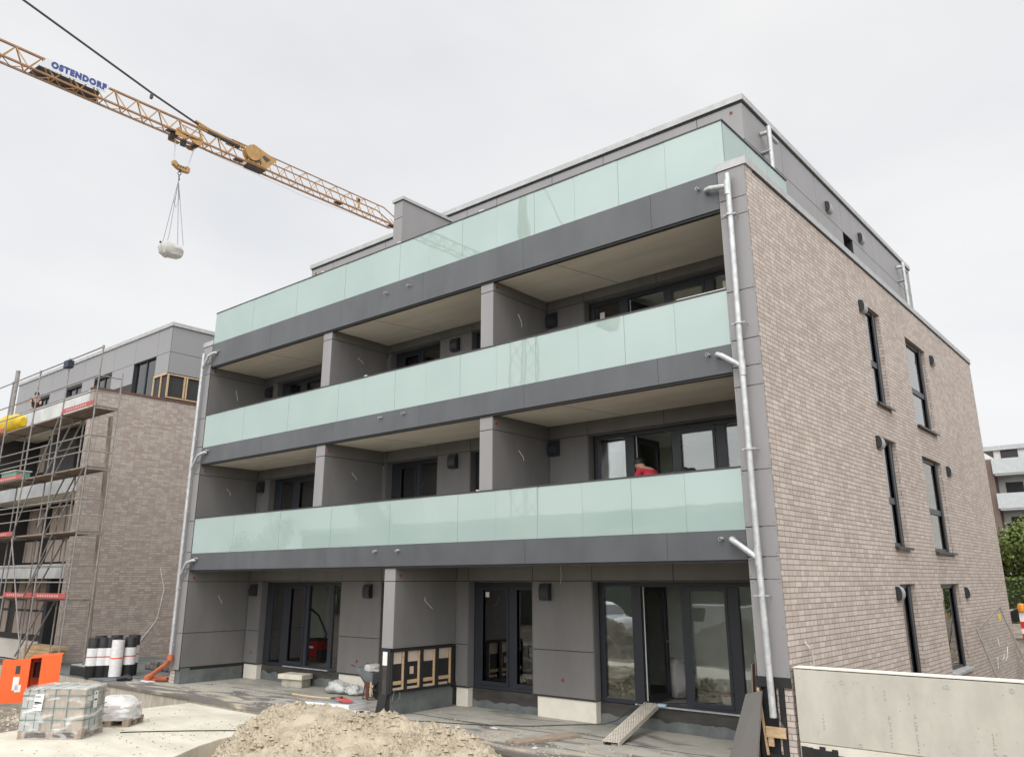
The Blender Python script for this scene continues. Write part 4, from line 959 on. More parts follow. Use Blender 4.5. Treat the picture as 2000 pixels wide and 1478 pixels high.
deck_m = mat('scaffold_plank', (.16, .125, .10), .85, col2=(.28, .22, .175), scale=3, stretch=(1, 6, 1))
for zl in (2.15, 4.15, 6.12, 8.05):
    m = MB()
    for q in range(3): m.box(SX[-1], YO+.05+q*.24, zl, SX[0]+.0, YO+.27+q*.24, zl+.045)
    m.build('plank_deck', deck_m, SC)
toe_m = mat('toe_board_red', (.34, .055, .05), .6, col2=(.45, .09, .08), scale=2)
for (a, b, z) in ((0, 1, 8.05), (3, 4, 8.05), (2, 3, 6.12), (3, 4, 6.12), (2, 3, 4.15), (0, 1, 2.15), (1, 2, 2.15)):
    m = MB(); m.box(SX[b]+.06, YO-.045, z+.05, SX[a]-.06, YO-.028, z+.20); t_ = m.build('toe_board', toe_m, SC)
    m = MB(); cx = (SX[a]+SX[b])/2
    for q in range(9): m.box(cx-.85+q*.18, YO-.048, z+.09, cx-.75+q*.18, YO-.0455, z+.15)
    m.build('toe_board_print', mat('faded_print', (.50, .35, .33), .7), t_)
m = MB()
for (a, z0, b, z1) in ((-23.8, .2, -26.3, 4.1), (-26.35, 4.2, -23.85, 8.0), (-24.5, 2.2, -21.35, 6.1), (-28.9, 4.2, -31.4, 8)): m.cyl((a, YO-.06, z0), (b, YO-.06, z1), .022, 6)
m.build('diagonal_brace', tube_m, SC)
m = MB()
for q in range(4):
    z0 = .3+q*1.96; m.bar((SX[2]+.3, YI+.1, z0), (SX[1]-.3, YI+.1, z0+1.9), .04); m.bar((SX[2]+.3, YI-.2, z0), (SX[1]-.3, YI-.2, z0+1.9), .04)
m.build('ladder', tube_m, SC)
m = MB(); m.bar((SX[0]-.35, YI+.25, -.5), (SX[0]-1.15, YI+.3, 8.0), .10, .12); m.build('upright_plank', deck_m, SC)
# light and tarp on the scaffold
m = MB(); m.box(-24.05, YO-.12, 9.72, -23.7, YO+.1, 9.98); m.box(-23.9, YO-.02, 9.98, -23.84, YO+.02, 10.08); o = m.build('floodlight', mat('navy_plastic', (.015, .02, .045), .5), loc=(-23.87, YO, 9.72), bevel=.02); tag(o, 'small dark floodlight clamped to the top scaffold rail', 'floodlight')
m = MB(); random.seed(2); n = 18
for j in range(n+1):
    for i in range(15):
        t = 2*math.pi*i/15; u = j/n; x = -31.6+3.1*u; r = .42*(math.sin(math.pi*min(1, max(0, u*.94+.03)))**.35); w_ = 1+.22*noise.noise((u*5, math.cos(t)*1.5, math.sin(t)*1.5))
        m.v.append((x, YO+.42+r*.75*math.cos(t)*w_, 8.10+.40+r*math.sin(t)*w_*(1.0 if math.sin(t) > 0 else .93)))
for j in range(n):
    for i in range(15): m.f.append((j*15+i, j*15+(i+1) % 15, (j+1)*15+(i+1) % 15, (j+1)*15+i))
m.f.append(tuple(range(15))); m.f.append(tuple(n*15+i for i in range(15)))
o = m.build('yellow_tarpaulin', mat('tarpaulin', (.62, .42, .01), .5, var=.12, scale=5, bump=.5, bscale=6), smooth=True, loc=(-30, YO+.4, 8.1)); tag(o, 'bright yellow tarpaulin bundle on the top scaffold deck', 'tarpaulin')
m = MB(); b_ = [(-29.0, YO+.15), (-27.6, YO+.15), (-27.6, YO+.65), (-29.0, YO+.65)]; m.hexa([(x*.98+-28.3*.02, y, 6.17) for x, y in b_], [(x, y, 6.55) for x, y in b_]); o = m.build('mortar_tub', mat('tub_green', (.16, .30, .24), .6), loc=(-28.3, YO+.4, 6.17), bevel=.03); tag(o, 'pale green mortar tub on the scaffold deck one level below the tarpaulin', 'tub')
m = MB(); m.box(-29.03, YO+.12, 6.55, -27.57, YO+.68, 6.58); m.build('rim', white_p, o)

# ------------------------------------------------------------------ PEOPLE
skin = mat('skin', (.42, .24, .17), .55, var=.05); hair_m = mat('dark_hair', (.012, .010, .009), .6)
def skinned(name, pts, edges, rad, m, parent=None, loc=None, sub=2):
    me = bpy.data.meshes.new(name); off = Vector(loc) if loc is not None else WL[parent.as_pointer()]
    me.from_pydata([tuple(Vector(p)-off) for p in pts], edges, []); o = bpy.data.objects.new(name, me); COL.objects.link(o)
    if parent is not None: o.parent = parent
    else: o.location = loc
    WL[o.as_pointer()] = off
    md = o.modifiers.new('skin', 'SKIN')
    for i, r in enumerate(rad): me.skin_vertices[0].data[i].radius = (r, r) if not isinstance(r, tuple) else r
    me.skin_vertices[0].data[0].use_root = True
    s = o.modifiers.new('sub', 'SUBSURF'); s.levels = sub; s.render_levels = sub
    me.materials.append(m)
    dg = bpy.context.evaluated_depsgraph_get(); me2 = bpy.data.meshes.new_from_object(o.evaluated_get(dg)); o.modifiers.clear(); o.data = me2
    for p in me2.polygons: p.use_smooth = True
    if not me2.materials: me2.materials.append(m)
    return o
def person(label, base, face, bend, shirt, trousers, bare=False, arms=(0, 0), crouch=0.0):
    """base: feet point; face: heading angle; bend: forward lean of the trunk (rad)"""
    c, s = math.cos(face), math.sin(face)
    def T(fw, sd_, z): return (base[0]+fw*c-sd_*s, base[1]+fw*s+sd_*c, base[2]+z)
    hz = .93-crouch*.35; hip = (-.12*math.sin(bend)-.1*crouch, hz)
    def tr(l, sd_=0, fwd=0): return T(hip[0]+l*math.sin(bend)+fwd*math.cos(bend), sd_, hip[1]+l*math.cos(bend)-fwd*math.sin(bend))
    P = [tr(0), tr(.16), tr(.34), tr(.46), tr(.54), tr(.60, 0, .02), tr(.70, 0, .05), tr(.78, 0, .04)]
    E = [(i, i+1) for i in range(7)]; Rr = [(.15, .12), (.14, .11), (.17, .12), (.13, .10), .055, .06, .088, .07]
    def ad(p, par_, r): P.append(p); Rr.append(r); E.append((par_, len(P)-1)); return len(P)-1
    # nose and ears
    ad(tr(.69, 0, .155), 6, .014)
    for sgn in (1, -1): ad(tr(.70, .10*sgn, .04), 6, .016)
    for q, sgn in enumerate((1, -1)):
        k = ad(T(hip[0]+.02+.12*crouch*2, .10*sgn, hz-.42+.05*crouch), ad(T(hip[0], .095*sgn, hz-.08), 0, .095), .06); k = ad(T(hip[0]-.02, .11*sgn, .09), k, .042); ad(T(hip[0]+.15, .12*sgn, .04), k, .038)
        k = ad(tr(.46, .19*sgn), 3, .062); a = arms[q]
        sh = Vector(tr(.46, .19*sgn)); dr = Vector((c*math.sin(a), s*math.sin(a), -math.cos(a))); el = sh+dr*.29; k = ad(tuple(el), k, .044)
        d2 = Vector((c*math.sin(a+.5), s*math.sin(a+.5), -math.cos(a+.5))); wr = el+d2*.25; k = ad(tuple(wr), k, .028); pa = wr+d2*.06; k = ad(tuple(pa), k, .034)
        side = Vector((-s, c, 0))
        for fi in range(4):
            b_ = pa+d2*.035+side*(.026*(fi-1.5)); k2 = ad(tuple(b_), k, .011); k2 = ad(tuple(b_+d2*.04+Vector((c, s, 0))*.008), k2, .009); ad(tuple(b_+d2*(.062+.008*(fi in (1, 2)))+Vector((c, s, 0))*.022), k2, .008)
        tb = pa+Vector((c, s, 0))*.03; k2 = ad(tuple(tb+d2*.02), k, .011); ad(tuple(tb+d2*.05+Vector((c, s, 0))*.015), k2, .009)
    body = skinned('person', P, E, Rr, skin, loc=base); tag(body, label, 'person')
    # hair cap
    hc = Vector(tr(.735, 0, .02)); m = MB(); m.lathe((0, 0, 0), [(.02, .10), (.06, .092), (.09, .06), (.104, .01), (.10, -.04), (.07, -.07)], 16); m.v = [tuple(hc+Vector(v)) for v in m.v]; m.build('hair', hair_m, body, smooth=True)
    if shirt is not None:
        q = [tr(-.06), tr(.16), tr(.34), tr(.47)]; e = [(0, 1), (1, 2), (2, 3)]; r2 = [(.175, .145), (.165, .135), (.19, .145), (.12, .10)]
        for w_, sgn in enumerate((1, -1)):
            a = arms[w_]; sh = Vector(tr(.455, .18*sgn)); q.append(tuple(sh)); r2.append(.082); e.append((3, len(q)-1)); q.append(tuple(sh+Vector((c*math.sin(a), s*math.sin(a), -math.cos(a)))*.2)); r2.append(.07); e.append((len(q)-2, len(q)-1))
        skinned('t_shirt', q, e, r2, shirt, parent=body)
    q = [tr(-.02)]; e = []; r2 = [(.165, .14)]
    for sgn in (1, -1):
        q.append(T(hip[0], .095*sgn, hz-.12)); r2.append(.115); e.append((0, len(q)-1)); q.append(T(hip[0]+.02+.12*crouch*2, .10*sgn, hz-.42+.05*crouch)); r2.append(.078); e.append((len(q)-2, len(q)-1)); q.append(T(hip[0]-.02, .11*sgn, .10)); r2.append(.062); e.append((len(q)-2, len(q)-1))
    skinned('trousers', q, e, r2, trousers, parent=body)
    return body
work = mat('work_trousers', (.035, .04, .055), .8)
person('dark haired worker in a red shirt bending on the balcony before the open door', (-2.72, 1.15, 3.40), R(165), R(42), mat('red_cotton', (.40, .02, .04), .8), work, arms=(.6, .5))
person('worker showing only dark hair above the balcony rail, right of the red shirt', (-2.15, 1.35, 3.40), R(110), R(55), mat('grey_cotton', (.12, .12, .13), .8), work, arms=(.7, .6), crouch=.25)
person('bare armed worker in dark clothes on the top deck of the left building', (-34.6, 1.3, 9.3), R(-20), R(35), mat('black_cotton', (.02, .02, .022), .8), work, arms=(.8, .9))

# ------------------------------------------------------------------ SITE OBJECTS
def local_thing(name, label, cat, loc, rz, group=None): return thing(name, label, cat, loc, rz, group)
# pallets
def pallet(label, loc, rz, L_=1.2, W_=.8):
    p = thing('wooden_pallet', label, 'pallet', loc, rz, 'pallets on the concrete pad'); m = MB()
    for q in range(5): y = -W_/2+q*(W_-.12)/4; m.box(-L_/2, y, .122, L_/2, y+.12, .144)
    m.build('deck_boards', oldwood, p, local=True)
    m = MB()
    for x in (-L_/2, -.07, L_/2-.14): m.box(x, -W_/2, .10, x+.14, W_/2, .1215)
    for x in (-L_/2, -.07, L_/2-.14):
        for y in (-W_/2, -.06, W_/2-.12): m.box(x+.004, y, .022, x+.136, y+.118, .0995)
    for y in (-W_/2, -.06, W_/2-.12): m.box(-L_/2, y, 0, L_/2, y+.12, .0215)
    m.build('blocks', oldwood, p, local=True); return p
ang = math.atan2(.63, .775); ux, uy = math.cos(ang), math.sin(ang); vx, vy = -uy, ux
FR = Vector((-11.64, -4.76))
c1 = (FR.x-ux*.66+vx*.42, FR.y-uy*.66+vy*.42)
pallet('weathered pallet under the large shrink wrapped stack of cartons', (c1[0], c1[1], -.12), ang)
HS = .80
T1 = thing('carton_stack', 'large shrink wrapped block of cartons with green straps and white labels', 'carton stack', (c1[0], c1[1], .025), ang)
m = MB(); carton = mat('carton', (.34, .285, .23), .85, var=.12, scale=3)
for i in range(12): x = -.58+i*.0967; m.box(x, -.375, .0, x+.094, .375, .70+.006*(i % 2))
m.build('cartons', carton, T1, local=True)
m = MB(); m.box(-.60, -.39, .001, -.2, -.378, .67); m.box(.592, -.3, .001, .604, .1, .68); m.box(-.58, -.36, .708, .57, .36, .715); m.build('grey_board', mat('grey_board', (.36, .37, .36), .8), T1, local=True)
m = MB(); strap = mat('green_strap', (.045, .14, .12), .5)
for x in (-.5, -.33, -.22, .0, .25, ): m.box(x, -.395, .0, x+.014, .385, .72)
for z in (.18, .38, .60): m.box(-.612, -.398, z, .616, -.392, z+.014); m.box(.61, -.39, z+.0, .618, .39, z+.014)
for y in (-.2, 0, .2): m.box(.61, y, 0, .617, y+.014, .72)
m.build('strap', strap, T1, local=True)
def wrap(parent, lx, ly, h, seed, bot=-.14, bulge=.03, mat_=film):
    m = MB(); n = 56; rows = 14
    for k in range(rows+1):
        u = k/rows; z = bot+(h-bot)*u
        for j in range(n):
            t = 2*math.pi*j/n; q = (abs(math.cos(t))**8+abs(math.sin(t))**8)**(-1/8); x, y = lx/2*q*math.cos(t), ly/2*q*math.sin(t)
            d = 1+bulge*noise.noise((x*4, y*4, z*5+seed))+bulge*.8*noise.noise((x*11, y*11, z*14+seed)); 
            if u < .16: d *= 1+.03*(1-u/.16)
            m.v.append((x*d, y*d, z+.02*noise.noise((x*6, y*6, seed))))
    for k in range(rows):
        for j in range(n): m.f.append((k*n+j, k*n+(j+1) % n, (k+1)*n+(j+1) % n, (k+1)*n+j))
    i0 = len(m.v)
    for s_ in (.8, .55, .25):
        for j in range(n):
            a = m.v[rows*n+j]; m.v.append((a[0]*s_, a[1]*s_, h+.035*noise.noise((a[0]*s_*6, a[1]*s_*6, seed+3))+.01))
    prev = rows*n
    for r_i in range(3):
        for j in range(n): m.f.append((prev+j, prev+(j+1) % n, i0+r_i*n+(j+1) % n, i0+r_i*n+j))
        prev = i0+r_i*n
    m.f.append(tuple(prev+j for j in range(n)))
    return m.build('shrink_film', mat_, parent, local=True, smooth=True)
wrap(T1, 1.25, .83, .745, 1)
m = MB(); m.hexa([(-.37, -.433, .35), (-.20, -.433, .35), (-.20, -.430, .35), (-.37, -.430, .35)], [(-.35, -.433, .64), (-.18, -.433, .64), (-.18, -.43, .64), (-.35, -.43, .64)]); m.box(.628, -.16, .36, .631, -.02, .66)
lb = m.build('paper_label', white_p, T1, local=True)
m = MB(); random.seed(6)
for q in range(5): z = .60-.026*q if q < 2 else .50-.045*(q-2); m.box(-.345+.008*q*-.5, -.4345, z, -.345+.05+.07*random.random(), -.4335, z+.01)
m.box(-.345, -.4345, .475, -.21, -.4335, .50); m.box(.6315, -.14, .49, .6322, -.04, .52); m.box(.6315, -.13, .60, .6322, -.08, .63); m.build('label_print', dark, lb, local=True)
c2 = (-12.86, -3.62)
pallet('weathered pallet under the lower wrapped heap of white sacks', (c2[0], c2[1], -.12), ang, .86, .66)
T2 = thing('sack_stack', 'low pallet load of white printed sacks under clear film', 'sack stack', (c2[0], c2[1], .025), ang)
m = MB(); random.seed(14)
def sack(mb, cx, cy_, cz, lx, ly, lz, seed):
    i0 = len(mb.v); n = 18
    for k, (r, z) in enumerate(((.55, 0), (.9, .12), (1, .35), (1, .6), (.88, .85), (.55, 1))):
        for j in range(n):
            t = 2*math.pi*j/n; q = (abs(math.cos(t))**4+abs(math.sin(t))**4)**(-.25); w_ = 1+.05*noise.noise((math.cos(t)*2, math.sin(t)*2, seed+z*3))
            mb.v.append((cx+lx/2*q*math.cos(t)*r*w_, cy_+ly/2*q*math.sin(t)*r*w_, cz+lz*z+.02*noise.noise((math.cos(t)*2, math.sin(t)*2, seed))))
    for k in range(5):
        for j in range(n): mb.f.append((i0+k*n+j, i0+k*n+(j+1) % n, i0+(k+1)*n+(j+1) % n, i0+(k+1)*n+j))
    mb.f.append(tuple(i0+j for j in range(n))); mb.f.append(tuple(i0+5*n+j for j in range(n)))
for lay in range(3):
    for i in range(2):
        for j in range(2):
            if lay == 3 and (i, j) == (1, 0): continue
            sack(m, -.19+.37*i+.015*lay, -.15+.31*j, .0+.085*lay, .38, .31, .095, lay*7+i*3+j)
m.build('sacks', mat('paper_sack', (.62, .58, .56), .8, col2=(.72, .70, .68), scale=7), T2, local=True, smooth=True)
m = MB()
for z in (.05, .13, .22): m.box(-.25, -.318, z, .2, -.315, z+.02)
m.build('sack_print', mat('print_pink', (.45, .22, .22), .8), T2, local=True)
f2 = film.copy(); f2.name = 'milky_film'
for nd in f2.node_tree.nodes:
    if nd.type == 'MAP_RANGE': nd.inputs[3].default_value = .5; nd.inputs[4].default_value = .95
m = MB(); n, rws = 40, 14
for k in range(rws+1):
    ph = .5*math.pi*k/rws
    for j in range(n):
        t = 2*math.pi*j/n; q = (abs(math.cos(t))**3.2+abs(math.sin(t))**3.2)**(-1/3.2); c_r = math.cos(ph)**.42
        d = 1+.10*noise.noise((math.cos(t)*2.2, math.sin(t)*2.2, ph*3))+.05*noise.noise((math.cos(t)*7, math.sin(t)*7, ph*8))
        m.v.append((.44*q*math.cos(t)*c_r*d, .36*q*math.sin(t)*c_r*d, -.03+.44*math.sin(ph)*(1+.10*noise.noise((math.cos(t)*2, math.sin(t)*2, 4)))))
for k in range(rws):
    for j in range(n): m.f.append((k*n+j, k*n+(j+1) % n, (k+1)*n+(j+1) % n, (k+1)*n+j))
m.build('shrink_film', f2, T2, local=True, smooth=True)

# orange site distribution cabinet with its doors open
OC = thing('site_power_cabinet', 'open bright orange site power cabinet standing behind the carton stack', 'cabinet', (-14.9, -4.6, -.5), 0)
m = MB()
def ray19(px, py, d):
    v = f_*1+rr*((px-1000-4.825)/1563.5)-uu*((py-739+55.917)/1563.5); h = math.hypot(v.x, v.y); return CAMP+v*(d/h)
# corner stations measured on the ground: left door edge, hinge, cabinet, right door edge
Pl, Ph, Pm, Pr = Vector((-13.32, -5.95)), Vector((-13.02, -5.43)), Vector((-13.3, -5.0)), Vector((-12.78, -4.93))
def vslab(mb, a, b, z0, z1, th=.03):
    d = (b-a).normalized(); n_ = Vector((-d.y, d.x))*th
    mb.hexa([(a.x, a.y, z0), (b.x, b.y, z0), (b.x+n_.x, b.y+n_.y, z0), (a.x+n_.x, a.y+n_.y, z0)], [(a.x, a.y, z1), (b.x, b.y, z1), (b.x+n_.x, b.y+n_.y, z1), (a.x+n_.x, a.y+n_.y, z1)])
A0, A1 = Vector((-14.93, -5.18)), Vector((-14.75, -4.70)); B0, B1 = Vector((-14.68, -4.51)), Vector((-14.54, -4.16))
m = MB(); vslab(m, A0, A1, .25, 1.11, .03); m.build('door', orange_p, OC)
m = MB(); vslab(m, B0, B1, .40, 1.14, .03); m.build('door', orange_p, OC)
m = MB(); bk_ = Vector((-.55, .25))
vslab(m, A1, A1+bk_, .3, 1.11, .03); vslab(m, B0+Vector((0, .03)), B0+bk_+Vector((0, .03)), .3, 1.11, .03); vslab(m, A1+bk_, B0+bk_+Vector((.02, .04)), .3, 1.11, .03)
m.hexa([(A1.x, A1.y, 1.112), (B1.x, B1.y, 1.142), (B1.x+bk_.x, B1.y+bk_.y, 1.142), (A1.x+bk_.x, A1.y+bk_.y, 1.112)], [(A1.x, A1.y, 1.14), (B1.x, B1.y, 1.17), (B1.x+bk_.x, B1.y+bk_.y, 1.17), (A1.x+bk_.x, A1.y+bk_.y, 1.14)])
m.build('housing', orange_p, OC)
m = MB(); q_ = A1+bk_*.5; m.box(q_.x-.1, q_.y+.10, .7, q_.x+.02, q_.y+.2, 1.0); m.build('switch_panel', steel_dk, OC)
m = MB(); d_ = (A1-A0).normalized(); n_ = Vector((d_.y, -d_.x))*.004
def onA(mb, s0, s1, z0, z1, k=1): 
    a = A0+d_*s0+n_*k; b = A0+d_*s1+n_*k; vslab(mb, a, b, z0, z1, .003)
onA(m, .24, .35, .50, .76); onA(m, .29, .40, .46, .60); m.build('paper_note', white_p, OC)
m = MB(); onA(m, .26, .34, .82, .98); m.build('window_slot', steel_dk, OC)
m = MB()
for p_ in (A1, B0, A1+bk_, B0+bk_): m.bar((p_.x-.06, p_.y+.03, -.6), (p_.x-.06, p_.y+.03, .32), .04)
m.build('leg', steel_dk, OC)

# rolls of roofing membrane
def roll(label, x, y, h=1.0, r=.12, full=False, z=.021):
    t = thing('membrane_roll', label, 'roll', (x, y, z), 0, 'rolls of roofing membrane beside the left building'); m = MB(); m.lathe((0, 0, 0), [(r*.2, .0), (r*.97, 0), (r, .01), (r, h-.01), (r*.97, h), (r*.2, h-.02)], 18); m.build('roll_body', black, t, local=True, smooth=True)
    m = MB(); a, b = (.02, h-.02) if full else (h*.30, h*.74); m.lathe((0, 0, 0), [(r+.003, a), (r+.003, b)], 18); m.f = m.f[:-2]; w_ = m.build('wrapper', mat('roll_wrapper', (.60, .60, .60), .6, col2=(.74, .74, .74), scale=12), t, local=True, smooth=True)
    m = MB(); q = (a+b)/2-.02; m.lathe((0, 0, 0), [(r+.0045, q), (r+.0045, q+.035)], 18); m.f = m.f[:-2]; m.build('print_band', mat('print_red', (.45, .13, .11), .7) if not full else orange_p, w_, local=True)
    return t
u0, u1 = Vector((-19.25, -1.75)), Vector((-18.62, -.55)); u1 = Vector((-20.05, -.42)); u0 = Vector((-20.85, -1.0+.35))
sp = [('leftmost black membrane roll with a torn white wrapper in the front row', 0, 0), ('second black membrane roll from the left with a white wrapper', .25, 0), ('third membrane roll, half hidden left of the all white roll', .46, 0), ('membrane roll wrapped in white all over with an orange band', .66, 1), ('membrane roll right of the all white one, green edged wrapper', .98, 0)]
P0 = Vector((-20.55, -.86)); P1 = Vector((-19.75, .55))
for (lb_, t, fl) in sp:
    p_ = P0.lerp(P1, t*.62); off = Vector((.16, -.10)) if fl else Vector((0, 0)); roll(lb_, p_.x+off.x, p_.y+off.y, 1.08 if not fl else 1.05, .165, bool(fl))
for t, lb_ in ((.1, 'black membrane roll in the back row behind the leftmost rolls'), (.5, 'black membrane roll in the back row behind the all white roll'), (.95, 'black membrane roll at the right end of the back row')):
    p_ = P0.lerp(P1, t*.66)+Vector((-.3, .2)); roll(lb_, p_.x, p_.y, 1.12, .165)
m = MB(); m.box(-21.8, -.93, .021, -20.75, -.2, .28); o = m.build('lying_crate', black, loc=(-21.3, -.6, .02), bevel=.03); tag(o, 'low black crate with pale sheet on top left of the membrane rolls', 'crate')
m = MB(); m.box(-21.8, -.9, .285, -20.8, -.25, .31); m.build('sheet', coping_m, o)
m = MB()
for i in range(9): m.box(-21.5+i*.3, 1.2+.0*i, .021, -21.25+i*.3, 1.9, .2+.12*random.random())
o = m.build('debris_heap', mat('debris', (.05, .05, .05), .9, col2=(.25, .22, .2), scale=5), loc=(-20, 1.5, .02), bevel=.05); tag(o, 'dark heap of rubble sheets between the rolls and the grey corner', 'rubble')
m = MB()
for q in range(5): m.box(-27+q*.02, -.6+.05*q, .021+q*.12, -25+q*.1, .1, .13+q*.12)
o = m.build('timber_stack', wood, loc=(-26, -.2, .02)); tag(o, 'pale timber stack beneath the scaffolding on the left', 'timber stack')
# orange drain pipe at the foot of the left downpipe
m = MB(); m.tube([(-17.45, -.13, .76), (-17.45, -.13, .62), (-17.6, -.14, .50), (-18.45, -.2, .10), (-18.5, -.18, .09), (-17.9, .1, .08)], .062, 14)
m.cyl((-17.45, -.13, .60), (-17.45, -.13, .75), .078, 14); m.tube([(-18.33, -.19, .155), (-18.5, -.2, .085)], .078, 14); m.tube([(-18.5, -.18, .09), (-18.38, -.13, .09)], .078, 14)
o = m.build('drain_pipe', kg, loc=(-17.45, -.13, .1), smooth=True); tag(o, 'orange plastic drain pipe slanting from the foot of the left downpipe', 'pipe')
m = MB(); m.box(-18.6, -.32, .003, -18.15, -.12, .03); o = m.build('foam_offcut', white_p, loc=(-18.4, -.2, 0)); tag(o, 'thin white offcut under the orange drain pipe', 'offcut')
m = MB(); m.tube([(-19.2, -.7, .05), (-19.0, -.5, .1), (-18.85, -.45, .06)], [.05, .09, .04], 8); o = m.build('dark_rag', black, loc=(-19, -.5, .0)); tag(o, 'small dark bundle on the terrace between rolls and orange pipe', 'rag')
# concrete step: block and slab
m = MB(); m.hexa([(-14.55, 1.50, .001), (-13.82, 1.62, .001), (-13.95, 2.0, .001), (-14.7, 1.9, .001)], [(-14.55, 1.50, .19), (-13.82, 1.62, .19), (-13.95, 2.0, .19), (-14.7, 1.9, .19)]); o = m.build('concrete_block', mat('grey_block', (.36, .34, .29), .9, var=.15, scale=6, bump=.3), loc=(-14.2, 1.8, 0), bevel=.01); tag(o, 'grey concrete block under the pale slab by the open left door', 'concrete block')
m = MB(); m.hexa([(-14.62, 1.42, .195), (-13.78, 1.58, .195), (-13.92, 2.04, .195), (-14.78, 1.92, .195)], [(-14.62, 1.42, .32), (-13.78, 1.58, .32), (-13.92, 2.04, .32), (-14.78, 1.92, .32)]); o = m.build('stone_slab', mat('pale_slab', (.60, .56, .47), .9, var=.1, scale=5, bump=.4, bscale=20), loc=(-14.2, 1.8, .195), bevel=.015); tag(o, 'pale rough slab laid as a step on the grey block', 'slab')
# plastic bags of waste
def lump(name, lab, cx, cy_, cz, rx, ry, rz_, mt, seed, cat):
    m = MB(); n, rws = 28, 14
    for k in range(rws+1):
        ph = math.pi*k/rws
        for j in range(n):
            t = 2*math.pi*j/n; x, y, z = math.sin(ph)*math.cos(t), math.sin(ph)*math.sin(t), math.cos(ph)
            d = 1+.35*noise.noise((x*1.6+seed, y*1.6, z*1.6))+.14*noise.noise((x*5+seed, y*5, z*5)); m.v.append((cx+rx*x*d, cy_+ry*y*d, max(cz+.003, cz+rz_*.8+rz_*z*d)))
    for k in range(rws):
        for j in range(n): m.f.append((k*n+j, k*n+(j+1) % n, (k+1)*n+(j+1) % n, (k+1)*n+j))
    o = m.build(name, mt, smooth=True, loc=(cx, cy_, cz)); tag(o, lab, cat); return o
bagm = mat('plastic_bag', (.36, .38, .37), .25, col2=(.62, .62, .60), scale=14, bump=.7, bscale=16, detail=9)
lump('waste_bag', 'crumpled clear waste bag with green contents against the white base block', -12.35, 1.62, 0, .36, .22, .16, bagm, 1, 'bag')
lump('waste_bag', 'smaller crumpled waste bag close to the wheelbarrow', -11.72, 1.66, 0, .26, .2, .13, bagm, 5, 'bag')
# wheelbarrow
WB = thing('wheelbarrow', 'grey steel wheelbarrow full of rags standing on end beside the middle pier', 'wheelbarrow', (-10.85, 1.45, 0))
m = MB()
rim = [(-11.28, 1.25, .70), (-10.55, 1.2, .62), (-10.5, 1.75, .62), (-11.2, 1.8, .70)]; flo = [(-11.02, 1.35, .36), (-10.68, 1.33, .33), (-10.66, 1.62, .33), (-10.98, 1.66, .36)]
for q in range(4):
    a, b, c, d = rim[q], rim[(q+1) % 4], flo[(q+1) % 4], flo[q]; n_ = Vector((0, 0, .01)); m.hexa([a, b, c, d], [tuple(Vector(p)+Vector(((-.02 if p[0] > -10.9 else .02), (-.02 if p[1] > 1.5 else .02), .004))) for p in (a, b, c, d)])
m.hexa(flo, [(x, y, z+.015) for x, y, z in flo]); m.build('tray', mat('barrow_grey', (.22, .25, .26), .5, .3, var=.15, scale=6), WB, bevel=.004)
m = MB(); m.tube([(-11.45, 1.3, .74), (-11.28, 1.3, .70), (-10.9, 1.32, .32), (-10.6, 1.4, .20)], .016, 8); m.tube([(-11.4, 1.75, .74), (-11.2, 1.75, .70), (-10.9, 1.66, .32), (-10.6, 1.55, .20)], .016, 8); m.tube([(-10.95, 1.33, .34), (-10.98, 1.3, .02), (-10.98, 1.7, .02), (-10.95, 1.66, .34)], .014, 8); m.build('frame', steel_dk, WB)
m = MB(); m.lathe((-10.62, 1.48, .20), [(.12, -.04), (.19, -.035), (.20, 0), (.19, .035), (.12, .04)], 22, 'y'); wh = m.build('wheel', rubber, WB, smooth=True)
m = MB(); m.lathe((-10.62, 1.48, .20), [(.02, -.03), (.121, -.025), (.121, .025), (.02, .03)], 16, 'y'); m.build('rim', red_m, wh)
o = lump('rag_pile', 'pale rags heaped in the tray of the wheelbarrow', -10.86, 1.48, .60, .26, .2, .10, mat('rag_cloth', (.45, .44, .42), .9, var=.2, scale=10, bump=.5), 3, 'rags')
m = MB(); m.hexa([(-10.86, 1.24, .40), (-10.70, 1.24, .40), (-10.74, 1.25, .02), (-10.80, 1.25, .02)], [(-10.86, 1.26, .40), (-10.70, 1.26, .40), (-10.74, 1.27, .02), (-10.80, 1.27, .02)]); o = m.build('red_rag', mat('maroon_cloth', (.12, .035, .03), .9), loc=(-10.8, 1.25, 0)); tag(o, 'dark red rag hanging down from the wheelbarrow', 'rag')
m = MB(); m.box(-10.66, 1.23, .1, -10.6, 1.245, .42); o = m.build('pale_stick', wood, loc=(-10.63, 1.24, .1)); tag(o, 'short pale stick leaning right of the red rag', 'stick')
# white box with shovel
WX = thing('roof_light_kerb', 'flat white insulated box with a grey lid behind the sand heap', 'box', (-10.2, -.1, 0), R(12))
m = MB(); m.box(-.62, -.33, .0, .62, .33, .085); m.box(-.60, -.31, .087, .60, .31, .17); m.build('box_sides', white_p, WX, local=True, bevel=.006)
m = MB(); m.box(-.59, -.30, .171, .59, .30, .182); m.build('lid', mat('lid_grey', (.30, .32, .33), .6, var=.1), WX, local=True)
SH = thing('shovel', 'shovel with a wooden handle and red blade lying on the white box', 'shovel', (-10.3, -.3, .18))
m = MB(); m.tube([(-11.35, -.42, .26), (-10.8, -.33, .24), (-10.25, -.2, .235), (-10.02, -.14, .24)], .018, 8); m.build('handle', wood, SH)
m = MB(); bl = [(-10.06, -.26, .27), (-10.05, -.04, .27), (-9.72, -.02, .205), (-9.62, -.14, .195), (-9.74, -.28, .205)]
